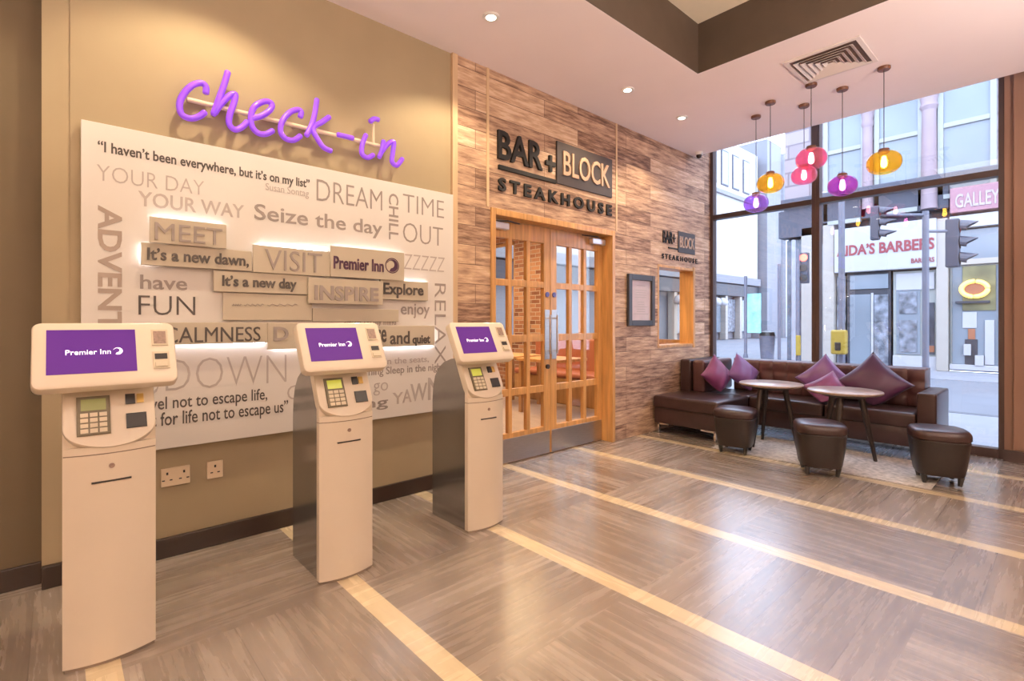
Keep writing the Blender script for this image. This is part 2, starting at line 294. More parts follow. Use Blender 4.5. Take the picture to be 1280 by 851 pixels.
# ------------------------------------------------------------------ mesh helpers
class MB:
    def __init__(s): s.bm = bmesh.new()
    def box(s, x0, x1, y0, y1, z0, z1, bev=0.0, seg=2):
        t = bmesh.new(); bmesh.ops.create_cube(t, size=1)
        for v in t.verts: v.co = Vector(((x0 + x1) / 2 + v.co.x * (x1 - x0), (y0 + y1) / 2 + v.co.y * (y1 - y0), (z0 + z1) / 2 + v.co.z * (z1 - z0)))
        if bev: bmesh.ops.bevel(t, geom=t.edges[:], offset=bev, segments=seg, affect='EDGES', profile=0.5)
        return s.join(t)
    def join(s, t, mtx=None):
        if mtx is not None: bmesh.ops.transform(t, matrix=mtx, verts=t.verts)
        vm = {v: s.bm.verts.new(v.co) for v in t.verts}
        for f in t.faces:
            try: s.bm.faces.new([vm[v] for v in f.verts])
            except ValueError: pass
        t.free(); return s
    def lathe(s, prof, n=24, c=(0, 0, 0), caps=True):
        rings = []
        for r, z in prof:
            rings.append([s.bm.verts.new((c[0] + r * math.cos(2 * PI * k / n), c[1] + r * math.sin(2 * PI * k / n), c[2] + z)) for k in range(n)])
        for a, b in zip(rings, rings[1:]):
            for k in range(n): s.bm.faces.new((a[k], a[(k + 1) % n], b[(k + 1) % n], b[k]))
        if caps:
            s.bm.faces.new(rings[0][::-1]); s.bm.faces.new(rings[-1])
        return s
    def cyl(s, p, q, r0, r1=None, n=14):
        r1 = r0 if r1 is None else r1
        p, q = Vector(p), Vector(q); d = (q - p).normalized()
        a = d.orthogonal().normalized(); b = d.cross(a)
        A = [s.bm.verts.new(p + (a * math.cos(2 * PI * k / n) + b * math.sin(2 * PI * k / n)) * r0) for k in range(n)]
        B = [s.bm.verts.new(q + (a * math.cos(2 * PI * k / n) + b * math.sin(2 * PI * k / n)) * r1) for k in range(n)]
        for k in range(n): s.bm.faces.new((A[k], A[(k + 1) % n], B[(k + 1) % n], B[k]))
        s.bm.faces.new(A[::-1]); s.bm.faces.new(B); return s
    def tube(s, pts, r, n=10):
        pts = [Vector(p) for p in pts]; rings = []
        up = Vector((1, 0, 0))
        for i, p in enumerate(pts):
            d = (pts[min(i + 1, len(pts) - 1)] - pts[max(i - 1, 0)]).normalized()
            a = d.cross(up); a = a.normalized() if a.length > 1e-4 else d.orthogonal().normalized()
            b = a.cross(d)
            rr = r * (0.72 if i in (0, len(pts) - 1) else 1)
            rings.append([s.bm.verts.new(p + (a * math.cos(2 * PI * k / n) + b * math.sin(2 * PI * k / n)) * rr) for k in range(n)])
        for A, B in zip(rings, rings[1:]):
            for k in range(n): s.bm.faces.new((A[k], A[(k + 1) % n], B[(k + 1) % n], B[k]))
        s.bm.faces.new(rings[0][::-1]); s.bm.faces.new(rings[-1]); return s
    def prism(s, pts, f):
        """pts 2-D outline; f(a, b, side) -> 3-D point for side 0 and 1"""
        A = [s.bm.verts.new(f(a, b, 0)) for a, b in pts]; B = [s.bm.verts.new(f(a, b, 1)) for a, b in pts]
        n = len(pts)
        for k in range(n): s.bm.faces.new((A[k], A[(k + 1) % n], B[(k + 1) % n], B[k]))
        s.bm.faces.new(A[::-1]); s.bm.faces.new(B); return s
    def build(s, name, m, parent=None, smooth=False, loc=None):
        bmesh.ops.recalc_face_normals(s.bm, faces=s.bm.faces)
        me = bpy.data.meshes.new(name); s.bm.to_mesh(me); s.bm.free()
        if smooth:
            for p in me.polygons: p.use_smooth = True
            if smooth == 'auto':
                try: me.set_sharp_from_angle(angle=math.radians(40))
                except Exception: pass
        me.materials.append(M_[m] if isinstance(m, str) else m)
        o = bpy.data.objects.new(name, me); COL.objects.link(o)
        if parent is not None: o.parent = parent
        if loc is not None: o.location = loc
        return o
def tag(o, label=None, cat=None, group=None, kind=None):
    if label: o['label'] = label
    if cat: o['category'] = cat
    if group: o['group'] = group
    if kind: o['kind'] = kind
    return o
def thing(name, label, cat, loc=(0, 0, 0), rz=0.0, group=None):
    o = bpy.data.objects.new(name, None); COL.objects.link(o); o.location = loc; o.rotation_euler = (0, 0, rz)
    o.empty_display_size = 0.1
    return tag(o, label, cat, group)
def struct(o): o['kind'] = 'structure'; return o
def copy_tree(o, parent=None):
    c = o.copy(); COL.objects.link(c)
    if parent is not None: c.parent = parent
    for ch in list(o.children): copy_tree(ch, c)
    return c
def rrect(w, h, r, n=5):
    out = []
    for cx, cy, a0 in ((w / 2 - r, h / 2 - r, 0), (-w / 2 + r, h / 2 - r, 90), (-w / 2 + r, -h / 2 + r, 180), (w / 2 - r, -h / 2 + r, 270)):
        for k in range(n + 1):
            a = math.radians(a0 + 90 * k / n); out.append((cx + r * math.cos(a), cy + r * math.sin(a)))
    return out
def frame(o, e1, e2):
    o, e1, e2 = Vector(o), Vector(e1).normalized(), Vector(e2).normalized(); n = e1.cross(e2)
    return lambda a, b, h=0.0: o + e1 * a + e2 * b + n * h
def slab(mb, fr, pts, h0, h1, bev=0.0):
    """outline pts in a frame, extruded from h0 to h1 along its normal, front edge bevelled"""
    if not bev: return mb.prism(pts, lambda a, b, s: fr(a, b, h0 if s == 0 else h1))
    t = bmesh.new(); n = len(pts)
    cx = sum(p[0] for p in pts) / n; cy = sum(p[1] for p in pts) / n
    w = max(abs(p[0] - cx) for p in pts); hh = max(abs(p[1] - cy) for p in pts)
    def sc(d): return [(cx + (a - cx) * (1 - d / w), cy + (b - cy) * (1 - d / hh)) for a, b in pts]
    lev = [(h0, bev * 0.6), (h0 + bev * 0.6, 0)] if h1 - h0 > 2 * bev else [(h0, 0)]
    lev += [(h1 - bev, 0), (h1 - bev * 0.3, bev * 0.3), (h1, bev)]
    rings = [[t.verts.new(fr(a, b, h)) for a, b in sc(d)] for h, d in lev]
    for A, B in zip(rings, rings[1:]):
        for k in range(n): t.faces.new((A[k], A[(k + 1) % n], B[(k + 1) % n], B[k]))
    t.faces.new(rings[0][::-1]); t.faces.new(rings[-1])
    return mb.join(t)

def glyphs(s, bold=0.0, spacing=1.0):
    cu = bpy.data.curves.new('lettering', 'FONT'); cu.body = s; cu.size = 1.0; cu.offset = bold; cu.space_character = spacing
    cu.resolution_u = 3; cu.extrude = 0.5
    ob = bpy.data.objects.new('lettering', cu); COL.objects.link(ob)
    dg = bpy.context.evaluated_depsgraph_get(); dg.update()
    me = bpy.data.meshes.new_from_object(ob.evaluated_get(dg))
    bpy.data.objects.remove(ob); bpy.data.curves.remove(cu)
    return me
def lettering(s, fr, box, m, name, parent=None, bold=0.0, depth=0.002, rot=False, spacing=1.0, shear=0.0):
    """text fitted into box (a0, a1, b0, b1) of a wall frame, standing out by depth"""
    me = glyphs(s, bold, spacing)
    a0, a1, b0, b1 = box
    pts = [(-v.co.y if False else v.co.x + shear * v.co.y, v.co.y, v.co.z) for v in me.vertices]
    if rot: pts = [(y, -x, z) for x, y, z in pts]
    xs = [p[0] for p in pts]; ys = [p[1] for p in pts]
    lx, hx, ly, hy = min(xs), max(xs), min(ys), max(ys)
    for v, p in zip(me.vertices, pts):
        v.co = fr(a0 + (p[0] - lx) / (hx - lx) * (a1 - a0), b0 + (p[1] - ly) / (hy - ly) * (b1 - b0), (p[2] + 0.5) * depth)
    me.materials.clear(); me.materials.append(M_[m])
    me.name = name
    o = bpy.data.objects.new(name, me); COL.objects.link(o)
    if parent is not None: o.parent = parent
    return o
def moon(fr, cx, cy, r, m, name, parent, depth=0.002, ring=None):
    """disc with a crescent bite"""
    pts = []
    for k in range(25):
        a = math.radians(-140 + 280 * k / 24); pts.append((cx + r * math.cos(a + 0.35), cy + r * math.sin(a + 0.35)))
    for k in range(15):
        a = math.radians(120 - 240 * k / 14); pts.append((cx - r * 0.22 + r * 0.62 * math.cos(a + 0.55), cy + r * 0.20 + r * 0.62 * math.sin(a + 0.55)))
    mb = MB()
    n = len(pts)
    A = [mb.bm.verts.new(fr(a, b, 0)) for a, b in pts]; B = [mb.bm.verts.new(fr(a, b, depth)) for a, b in pts]
    for k in range(25 - 1):
        j0 = 25 + 14 - round(k * 14 / 24); j1 = 25 + 14 - round((k + 1) * 14 / 24)
        q = [B[k], B[k + 1], B[j1]] + ([B[j0]] if j0 != j1 else [])
        mb.bm.faces.new(q)
    for k in range(n): mb.bm.faces.new((A[k], A[(k + 1) % n], B[(k + 1) % n], B[k]))
    return mb.build(name, m, parent)

# ================================================================== ROOM SHELL
XW, XC, YB, HC = -3.24, -3.22, 6.42, 3.325      # check-in wall, cladding face, window plane, ceiling
XR, YF = 3.6, -3.4
struct(MB().box(-3.40, XR, YF, YB + 0.04, -0.12, 0.0).build('floor', 'floor'))
cb_ = MB()
cx0, cx1, cy0, cy1 = -2.12, 1.5, 0.3, 4.0
for b in ((-3.6, cx0, YF, 5.97), (cx1, XR, YF, 5.97), (cx0, cx1, YF, cy0), (cx0, cx1, cy1, 5.97)):
    cb_.box(b[0], b[1], b[2], b[3], HC, HC + 0.06)
cb_.box(-3.6, XR, 5.90, 5.97, HC + 0.06, 3.95)
cb_.box(-3.6, XR, 5.90, YB + 0.15, 3.95, 4.05)
struct(cb_.build('ceiling', 'ceiling'))
cf = MB()
cf.box(cx0 - 0.05, cx0 + 0.006, cy0 - 0.05, cy1 + 0.05, HC + 0.002, 3.74); cf.box(cx1 - 0.006, cx1 + 0.05, cy0 - 0.05, cy1 + 0.05, HC + 0.002, 3.74)
cf.box(cx0, cx1, cy0 - 0.05, cy0 + 0.006, HC + 0.002, 3.74); cf.box(cx0, cx1, cy1 - 0.006, cy1 + 0.05, HC + 0.002, 3.74)
struct(cf.build('ceiling_coffer_sides', 'coffer'))
struct(MB().box(cx0 - 0.05, cx1 + 0.05, cy0 - 0.05, cy1 + 0.05, 3.74, 3.80).build('ceiling_coffer_panel', 'coffer_top'))

struct(MB().box(XW - 0.12, XW, -0.05, 2.29, 0, HC).build('wall_left', 'khaki'))
struct(MB().box(XW, XW + 0.006, 0.051, 2.27, 0, HC).build('wall_left_lining', 'khaki'))
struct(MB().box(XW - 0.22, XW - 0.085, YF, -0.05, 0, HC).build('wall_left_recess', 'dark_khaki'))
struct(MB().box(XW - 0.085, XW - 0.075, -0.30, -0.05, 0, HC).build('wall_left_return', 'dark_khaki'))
struct(MB().box(XW - 0.22, XR, YF - 0.12, YF, 0, HC).build('wall_rear', 'wall_white'))
struct(MB().box(XR, XR + 0.12, YF, YB, 0, HC).build('wall_right', 'wall_white'))
bb = MB().box(XW - 0.02, XW + 0.026, -0.05, 2.27, 0, 0.105, 0.004)
struct(bb.build('baseboard_left', 'skirting'))
struct(MB().box(XW - 0.085, XW - 0.06, YF, -0.051, 0, 0.105, 0.004).build('baseboard_recess', 'skirting'))

# ---- timber clad wall with door and window openings
DY0, DY1, DZ1 = 2.656, 4.332, 2.192
WY0, WY1, WZ0, WZ1 = 5.148, 5.975, 0.947, 1.913
XB = XC - 0.16
cl = MB()
for y0, y1, z0, z1 in ((2.32, DY0, 0, HC), (DY0, DY1, DZ1, HC), (DY1, WY0, 0, HC), (WY0, WY1, 0, WZ0), (WY0, WY1, WZ1, HC), (WY1, YB, 0, HC)):
    cl.box(XB, XC, y0, y1, z0, z1)
cl.box(XB, XC, 5.97, YB, HC, 3.95)
struct(cl.build('wall_left_cladding', 'cladding'))
struct(MB().box(XB, XC + 0.012, 2.27, 2.32, 0, HC, 0.003).build('trim_1', 'trim_pale'))
struct(MB().box(XC, XC + 0.008, 2.612, 2.638, DZ1, HC, 0.002).build('trim_2', 'trim_pale'))
struct(MB().box(XC, XC + 0.006, 4.352, 4.378, DZ1 - 0.0, HC, 0.002).build('trim_3', 'trim_pale'))

# small hatch window in the cladding
wf = MB()
wf.box(XB - 0.02, XC + 0.004, WY0, WY0 + 0.03, WZ0, WZ1, 0.003); wf.box(XB - 0.02, XC + 0.010, WY1 - 0.03, WY1 + 0.02, WZ0 - 0.02, WZ1 + 0.02, 0.003)
wf.box(XB - 0.02, XC + 0.004, WY0 + 0.03, WY1 - 0.03, WZ0, WZ0 + 0.03, 0.003); wf.box(XB - 0.02, XC + 0.004, WY0 + 0.03, WY1 - 0.03, WZ1 - 0.03, WZ1, 0.003)
w1 = struct(wf.build('window_1', 'oak'))
MB().box(XB + 0.02, XB + 0.026, WY0 + 0.03, WY1 - 0.03, WZ0 + 0.03, WZ1 - 0.03).build('window_pane', 'door_glass', w1)

# ---- double oak door
XD = -3.34
fr_ = MB()
fr_.box(XB, XC + 0.014, DY0, DY0 + 0.05, 0, DZ1, 0.004); fr_.box(XB, XC + 0.014, DY1 - 0.05, DY1, 0, DZ1, 0.004); fr_.box(XB, XC + 0.014, DY0 + 0.05, DY1 - 0.05, DZ1 - 0.055, DZ1, 0.004)
struct(fr_.build('door_1_frame', 'oak'))
def zrail(v): return wx(665, v, XD)[1]
R_ = [0.265, zrail(491.5), zrail(483), zrail(427), zrail(418), zrail(359), zrail(351), 1.985]
def door_leaf(idx, y0, y1, stiles):
    sl, sr = stiles
    mb = MB(); t = 0.045
    x0, x1 = XD - t, XD
    mb.box(x0, x1, y0, y0 + sl, 0.008, 2.132, 0.003); mb.box(x0, x1, y1 - sr, y1, 0.008, 2.132, 0.003)
    mb.box(x0, x1, y0 + sl, y1 - sr, 0.008, R_[0], 0.003); mb.box(x0, x1, y0 + sl, y1 - sr, R_[7], 2.132, 0.003)
    for a, b in ((1, 2), (3, 4), (5, 6)): mb.box(x0 + 0.004, x1 - 0.003, y0 + sl, y1 - sr, R_[a], R_[b], 0.003)
    w = (y1 - sr) - (y0 + sl); bw = 0.044; pw = (w - 2 * bw) / 3
    for k in (1, 2):
        a = y0 + sl + k * pw + (k - 1) * bw
        mb.box(x0 + 0.002, x1 - 0.001, a, a + bw, R_[0], R_[7], 0.003)
    d = struct(mb.build('door_%d' % idx, 'oak'))
    MB().box(XD - 0.026, XD - 0.020, y0 + sl, y1 - sr, R_[0], R_[7]).build('glazing', 'door_glass', d)
    MB().box(XD + 0.0005, XD + 0.004, y0 + 0.012, y1 - 0.012, 0.012, 0.222, 0.001).build('kick_plate', 'steel', d)
    return d
ym = 3.494
dl = door_leaf(1, DY0 + 0.052, ym - 0.002, (0.075, 0.085)); dr = door_leaf(2, ym + 0.002, DY1 - 0.052, (0.085, 0.075))
for d, yc in ((dl, ym - 0.047), (dr, ym + 0.047)):
    z0, z1 = wx(684, 449, XD)[1], wx(684, 387, XD)[1]
    MB().box(XD + 0.0005, XD + 0.005, yc - 0.034, yc + 0.034, z0, z1, 0.002).build('push_plate', 'steel', d)
    hb = MB().cyl((XD + 0.045, yc, z0 + 0.05), (XD + 0.045, yc, z1 - 0.05), 0.010, n=12)
    hb.cyl((XD + 0.004, yc, z0 + 0.08), (XD + 0.045, yc, z0 + 0.08), 0.008).cyl((XD + 0.004, yc, z1 - 0.08), (XD + 0.045, yc, z1 - 0.08), 0.008)
    hb.build('pull_handle', 'chrome', d, 'auto')
    zl = wx(684, 368, XD)[1]
    MB().cyl((XD, yc, zl), (XD + 0.010, yc, zl), 0.024, n=20).build('sign_disc', mat('blue_door_disc', (0.10, 0.10, 0.32), 0.4), d, 'auto')
zl = wx(684, 458, XD)[1]
MB().cyl((XD, ym - 0.045, zl), (XD + 0.018, ym - 0.045, zl), 0.022, n=18).build('lock_cylinder', 'skirting', dl, 'auto')
for d, ya, yb, s in ((dl, DY0 + 0.06, DY0 + 0.27, 1), (dr, DY1 - 0.27, DY1 - 0.06, -1)):
    cbx = MB().box(XD + 0.001, XD + 0.055, ya, yb, 2.045, 2.105, 0.008).build('door_closer', 'silver', d)
    yj = ya + 0.05 if s > 0 else yb - 0.05
    MB().tube([(XD + 0.03, yj, 2.107), (XD + 0.08, yj + s * 0.12, 2.113), (XD + 0.03, yj + s * 0.30, 2.119)], 0.008, 6).build('closer_arm', 'black', cbx)

# ---- shop window wall
MX, FX = -1.975, -0.435
TZ = 2.615
struct(MB().box(FX, XR, YB - 0.03, YB + 0.12, 0, 3.95).build('wall_back', 'pier'))
pr = MB()
for x in (FX + 0.06, FX + 0.24): pr.box(x, x + 0.10, YB - 0.07, YB - 0.03, 0.10, 3.95, 0.008)
struct(pr.build('trim_4', 'pier'))
struct(MB().box(FX, XR, YB - 0.09, YB - 0.07, 0, 0.10).build('baseboard_back', 'frame_brown'))
def wframe(x0, x1, n):
    f = MB()
    for a in (x0, x1 - 0.04): f.box(a, a + 0.04, YB - 0.02, YB + 0.08, 0.0, 3.95, 0.003)
    f.box(x0 + 0.04, x1 - 0.04, YB - 0.02, YB + 0.08, 0.0, 0.085, 0.003)
    f.box(x0 + 0.04, x1 - 0.04, YB - 0.02, YB + 0.08, TZ - 0.03, TZ + 0.03, 0.003)
    o = struct(f.build('window_%d' % n, 'frame_brown'))
    MB().box(x0 + 0.04, x1 - 0.04, YB + 0.028, YB + 0.036, 0.085, TZ - 0.03).build('window_pane', 'glass', o)
    MB().box(x0 + 0.04, x1 - 0.04, YB + 0.028, YB + 0.036, TZ + 0.03, 3.95).build('window_pane', 'glass', o)
    return o
wframe(-3.22, MX, 2); wframe(MX, FX, 3)

# ================================================================== RESTAURANT BEHIND THE DOORS
RX0, RY0 = -9.6, 2.0
struct(MB().box(RX0, XB, RY0, YB, -0.12, 0.0).build('floor_restaurant', mat('restaurant_floor_boards', (0.40, 0.32, 0.28), 0.35, var=0.2, scale=4, stretch=(1, 8, 1))))
struct(MB().box(RX0, XB, RY0, YB + 0.1, 3.0, 3.1).build('ceiling_restaurant', 'ceiling'))
struct(MB().box(RX0, XB, RY0 - 0.1, RY0, 0, 3.0).build('wall_restaurant_near', 'brick'))
struct(MB().box(RX0 - 0.1, RX0, RY0, YB, 0, 3.0).build('wall_restaurant_far', 'brick'))
rb = MB()
for x0, x1, z0, z1 in ((RX0, -8.4, 0, 3.0), (-8.4, -7.05, 0, 0.85), (-7.05, -6.15, 0, 3.0), (-6.15, -3.5, 0, 0.95), (-3.5, XB, 0, 3.0), (-8.4, -7.05, 2.75, 3.0), (-6.15, -3.5, 2.75, 3.0)):
    rb.box(x0, x1, YB - 0.02, YB + 0.12, z0, z1)
struct(rb.build('wall_restaurant_street', 'brick'))
for n, (a, b, z0) in enumerate(((-8.4, -7.05, 0.85), (-6.15, -3.5, 0.95))):
    f = MB()
    k = 2 if n == 0 else 4
    for i in range(k + 1):
        x = a + (b - a - 0.05) * i / k; f.box(x, x + 0.05, YB, YB + 0.06, z0, 2.75)
    f.box(a, b, YB, YB + 0.06, z0, z0 + 0.05); f.box(a, b, YB, YB + 0.06, 2.70, 2.75)
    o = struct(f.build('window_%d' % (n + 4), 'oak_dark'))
    MB().box(a + 0.05, b - 0.05, YB + 0.028, YB + 0.034, z0 + 0.05, 2.70).build('window_pane', 'door_glass', o)
bn = thing('banquette', 'rust upholstered banquette under the restaurant windows, seen through the door glass', 'bench', (-5.4, 5.95, 0))
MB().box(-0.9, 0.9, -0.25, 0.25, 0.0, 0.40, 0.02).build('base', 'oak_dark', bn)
MB().box(-0.9, 0.9, -0.27, 0.25, 0.40, 0.48, 0.03).build('seat', 'bench_red', bn)
MB().box(-0.9, 0.9, 0.25, 0.38, 0.05, 0.98, 0.03).build('backrest', 'bench_red', bn)
for i, (x, y) in enumerate(((-5.75, 5.15), (-4.85, 5.1))):
    if i == 0:
        rt = thing('dining_table', 'square oak dining table behind the left door leaf', 'table', (x, y, 0), 0, 'restaurant dining tables')
        MB().box(-0.35, 0.35, -0.35, 0.35, 0.71, 0.75, 0.006).build('table_top', 'oak', rt)
        for sx in (-1, 1):
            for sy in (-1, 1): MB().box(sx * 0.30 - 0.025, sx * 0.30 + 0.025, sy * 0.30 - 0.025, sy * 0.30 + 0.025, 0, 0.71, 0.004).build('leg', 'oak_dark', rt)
    else:
        r2 = copy_tree(rt); r2.location = (x, y, 0); r2['label'] = 'square oak dining table behind the right door leaf'

# ================================================================== CHECK-IN WALL
XF = -3.19
WF = lambda X: frame((X, 0, 0), (0, 1, 0), (0, 0, 1))
board = thing('word_board', 'large white wall board printed with travel phrases under the violet sign', 'wall board', (XF, 1.17, 0.583))
BO = Vector((XF, 1.17, 0.583))
def put(o, par):                     # children built in world space, hung under a parent that has a location
    o.parent = par; o.matrix_parent_inverse = Matrix.Translation(-par.location); return o
put(MB().box(XF - 0.030, XF, 0.089, 2.263, 0.583, 2.222, 0.003).build('panel', 'board'), board)
put(MB().box(XW + 0.007, XF - 0.030, 0.5, 1.9, 0.9, 1.9).build('mounting_frame', 'black'), board)
FB = WF(XF + 0.0005)
def bx(uL, vT, vB, uR, X=XF):
    y0, zt = wx(uL, vT, X); _, zb = wx(uL, vB, X); y1, _ = wx(uR, vT, X)
    return (y0, y1, zb, zt)
def pr_(s, uL, vT, vB, uR, ink, bold=0.0, rot=False, spacing=1.0, shear=0.0, box=None):
    o = lettering(s, FB, box or bx(uL, vT, vB, uR), ink, 'printed_phrase', None, bold, 0.0012, rot, spacing, shear)
    return put(o, board)
pr_('\u201cI haven\u2019t been everywhere, but it\u2019s on my list\u201d', 122, 175, 193, 387, 'ink_dark', 0.022)
pr_('Susan Sontag', 332, 228.5, 240, 386, 'ink_light', 0.0)
pr_('YOUR DAY', 121, 205, 225, 255, 'ink_light', -0.012)
pr_('YOUR WAY', 172.7, 238, 257, 305, 'ink_light', 0.012)
pr_('Seize the day', 317.8, 254, 280, 477.7, 'ink_mid', 0.012)
pr_('DREAM', 395.7, 223.5, 250, 477.7, 'ink_mid', -0.012)
pr_('TIME', 503.7, 242, 264.5, 554.8, 'ink_mid', -0.014)
pr_('OUT', 503.7, 277.5, 302, 553.6, 'ink_mid', -0.014)
pr_('ZZZZZ', 504.5, 317, 336, 556, 'ink_light', -0.014, shear=0.15)
pr_('FUN', 173, 369, 393.5, 244, 'ink_dark', -0.010)
pr_('have', 175, 343, 361, 234, 'ink_mid', 0.016)
pr_('enjoy', 501, 379, 398, 537, 'ink_mid', 0.012)
pr_('always on my mind', 429, 397.5, 409, 495, 'ink_mid', 0.012)
pr_('WIND', 128, 452, 498, 200, 'ink_light', -0.018)
pr_('DOWN', 207, 449, 489, 358, 'ink_light', -0.020)
pr_('\u201cWe travel not to escape life,', 119, 502.5, 525, 334, 'ink_dark', 0.008)
pr_('but for life not to escape us\u201d', 171, 518.5, 541.5, 360, 'ink_dark', 0.008)
pr_('Get up and go', 359, 482, 506, 485, 'ink_light', -0.008)
pr_('Heading', 367, 508, 526, 485, 'ink_mid', 0.012)
pr_('eat in the seats,', 462, 448.5, 458, 536, 'ink_light', 0.012)
pr_('morning Sleep in the night', 440, 461, 474, 554, 'ink_mid', 0.016)
for ch, u0, u1, vt, vb in (('Y', 490.5, 504, 491, 505.5), ('A', 503, 514.5, 487, 503.5), ('W', 513, 534, 480, 502), ('N', 535, 552, 472, 500)):
    pr_(ch, u0, vt, vb, u1, 'ink_light', 0.014)
def rotbox(u0, u1, v0, v1):
    y0, z1 = wx(u0, v0, XF); y1, _ = wx(u1, v0, XF); _, z0 = wx(u0, v1, XF); return (y0, y1, z0, z1)
pr_('ADVENTURE', 0, 0, 0, 0, 'ink_tan', 0.024, True, box=rotbox(122, 152.5, 256, 486))
pr_('CHILL', 0, 0, 0, 0, 'ink_mid', 0.012, True, box=rotbox(486, 498, 241, 299))
pr_('RELAX', 0, 0, 0, 0, 'ink_mid', -0.008, True, box=rotbox(543.5, 557, 354, 455))

# raised, back-lit word blocks
def block(nm, box, off, text=None, tbox=None, ink='ink_dark', bold=0.02):
    y0, y1, z0, z1 = box
    x1 = XF + off
    b = put(MB().box(x1 - 0.014, x1, y0, y1, z0, z1, 0.002).build(nm, 'tile'), board)
    put(MB().box(XF + 0.0015, x1 - 0.014, y0 + (y1 - y0) * 0.2, y1 - (y1 - y0) * 0.2, z0 + (z1 - z0) * 0.3, z1 - (z1 - z0) * 0.3).build('spacer', 'white'), board)
    if text:
        o = lettering(text, WF(x1 + 0.0004), tbox, ink, 'block_lettering', None, bold, 0.004)
        o.parent = b
    return b
XT = XF + 0.035
def bt(a): return bx(*a, X=XT)
block('word_block', bt((186.6, 270.5, 303, 282.3)), 0.050, 'MEET', bt((193, 278, 299.5, 277)), 'ink_mid', 0.0)
block('word_block', bt((176.5, 302.6, 330.5, 314.8)), 0.035, 'It\u2019s a new dawn,', bt((184, 309, 327, 311)), 'ink_dark', 0.024)
block('word_block', bt((316, 305.5, 340, 412)), 0.040, 'VISIT', bt((331, 311, 337, 402)), 'ink_mid', -0.006)
pb = block('word_block', bt((412, 307, 345.5, 503.9)), 0.052, 'Premier Inn', bt((415.5, 320, 336, 478)), 'ink_purple', 0.022)
yc, zc = wx(490.5, 332, XT + 0.02)
o = moon(WF(XF + 0.0524), yc, zc, 0.043, 'ink_purple', 'moon_logo', None); o.parent = pb
rg = MB(); ri = [rg.bm.verts.new(WF(XF + 0.0526)(yc + 0.046 * math.cos(2 * PI * k / 36), zc + 0.046 * math.sin(2 * PI * k / 36))) for k in range(36)]
ro = [rg.bm.verts.new(WF(XF + 0.0526)(yc + 0.053 * math.cos(2 * PI * k / 36), zc + 0.053 * math.sin(2 * PI * k / 36))) for k in range(36)]
for k in range(36): rg.bm.faces.new((ri[k], ro[k], ro[(k + 1) % 36], ri[(k + 1) % 36]))
o = rg.build('logo_ring', 'ink_purple'); o.parent = pb
block('word_block', bt((267.4, 337.5, 364, 386)), 0.030, 'It\u2019s a new day', bt((278, 343.5, 361.5, 371)), 'ink_dark', 0.026)
block('word_block', bt((384.6, 346.5, 379, 477.6)), 0.048, 'INSPIRE', bt((392, 356, 375, 472)), 'ink_mid', 0.032)
block('word_block', bt((476, 349, 374, 536)), 0.026, 'Explore', bt((480, 353, 372, 530)), 'ink_dark', 0.022)
sb = block('word_block', bt((279.7, 365.5, 400, 391)), 0.022)
sq = MB()                              # a faint handwritten line
fs = WF(XF + 0.0235)
for a0, a1 in ((290, 302), (305, 330), (334, 372)):
    p = []
    for k in range(13):
        u = a0 + (a1 - a0) * k / 12; y, z = wx(u, 381 + 1.4 * math.sin(k * 2.1), XF + 0.0235); p.append((XF + 0.0235, y, z))
    sq.tube(p, 0.0022, 5)
o = sq.build('handwritten_line', 'ink_mid'); o.parent = sb
block('word_block', bt((392, 385, 402, 500)), 0.018)
block('word_block', bt((200, 403, 431.5, 334)), 0.035, 'CALMNESS', bt((205, 409, 429, 325.5)), 'ink_dark', 0.0)
block('word_block', bt((334.5, 403, 437, 372)), 0.030, 'D', bt((342, 408.5, 426, 361)), 'ink_mid', 0.03)
cq = block('word_block', bt((446, 407.5, 435, 543.5)), 0.035)
for t_, uu, vt, vb, ue, bo in (('peace', 449, 412, 436, 483, 0.02), ('and', 487.5, 414, 430.5, 512, 0.018), ('quiet', 515.5, 419, 433, 537.5, 0.03)):
    o = lettering(t_, WF(XF + 0.0354), bt((uu, vt, vb, ue)), 'ink_dark', 'block_lettering', None, bo, 0.003); o.parent = cq
# the LED strips behind the blocks (they light the board around the cluster)
def led(u0, v0, u1, v1):
    ya, za = wx(u0, v0, XF); yb, zb = wx(u1, v1, XF)
    o = put(MB().cyl((XF + 0.009, ya, za), (XF + 0.009, yb, zb), 0.0035, n=6).build('led_strip', 'led_strip'), board)
LEDS = [((191, 274), (278, 284)), ((181, 306), (181, 328)), ((320, 309), (408, 313)), ((415, 311), (500, 321)), ((480, 352.5), (532, 355.5)), ((205, 428), (330, 428.5)), ((338, 433.5), (370, 433.5)), ((450, 433), (540, 430.8)), ((540, 412), (540, 429))]
for a, b in LEDS: led(*a, *b)

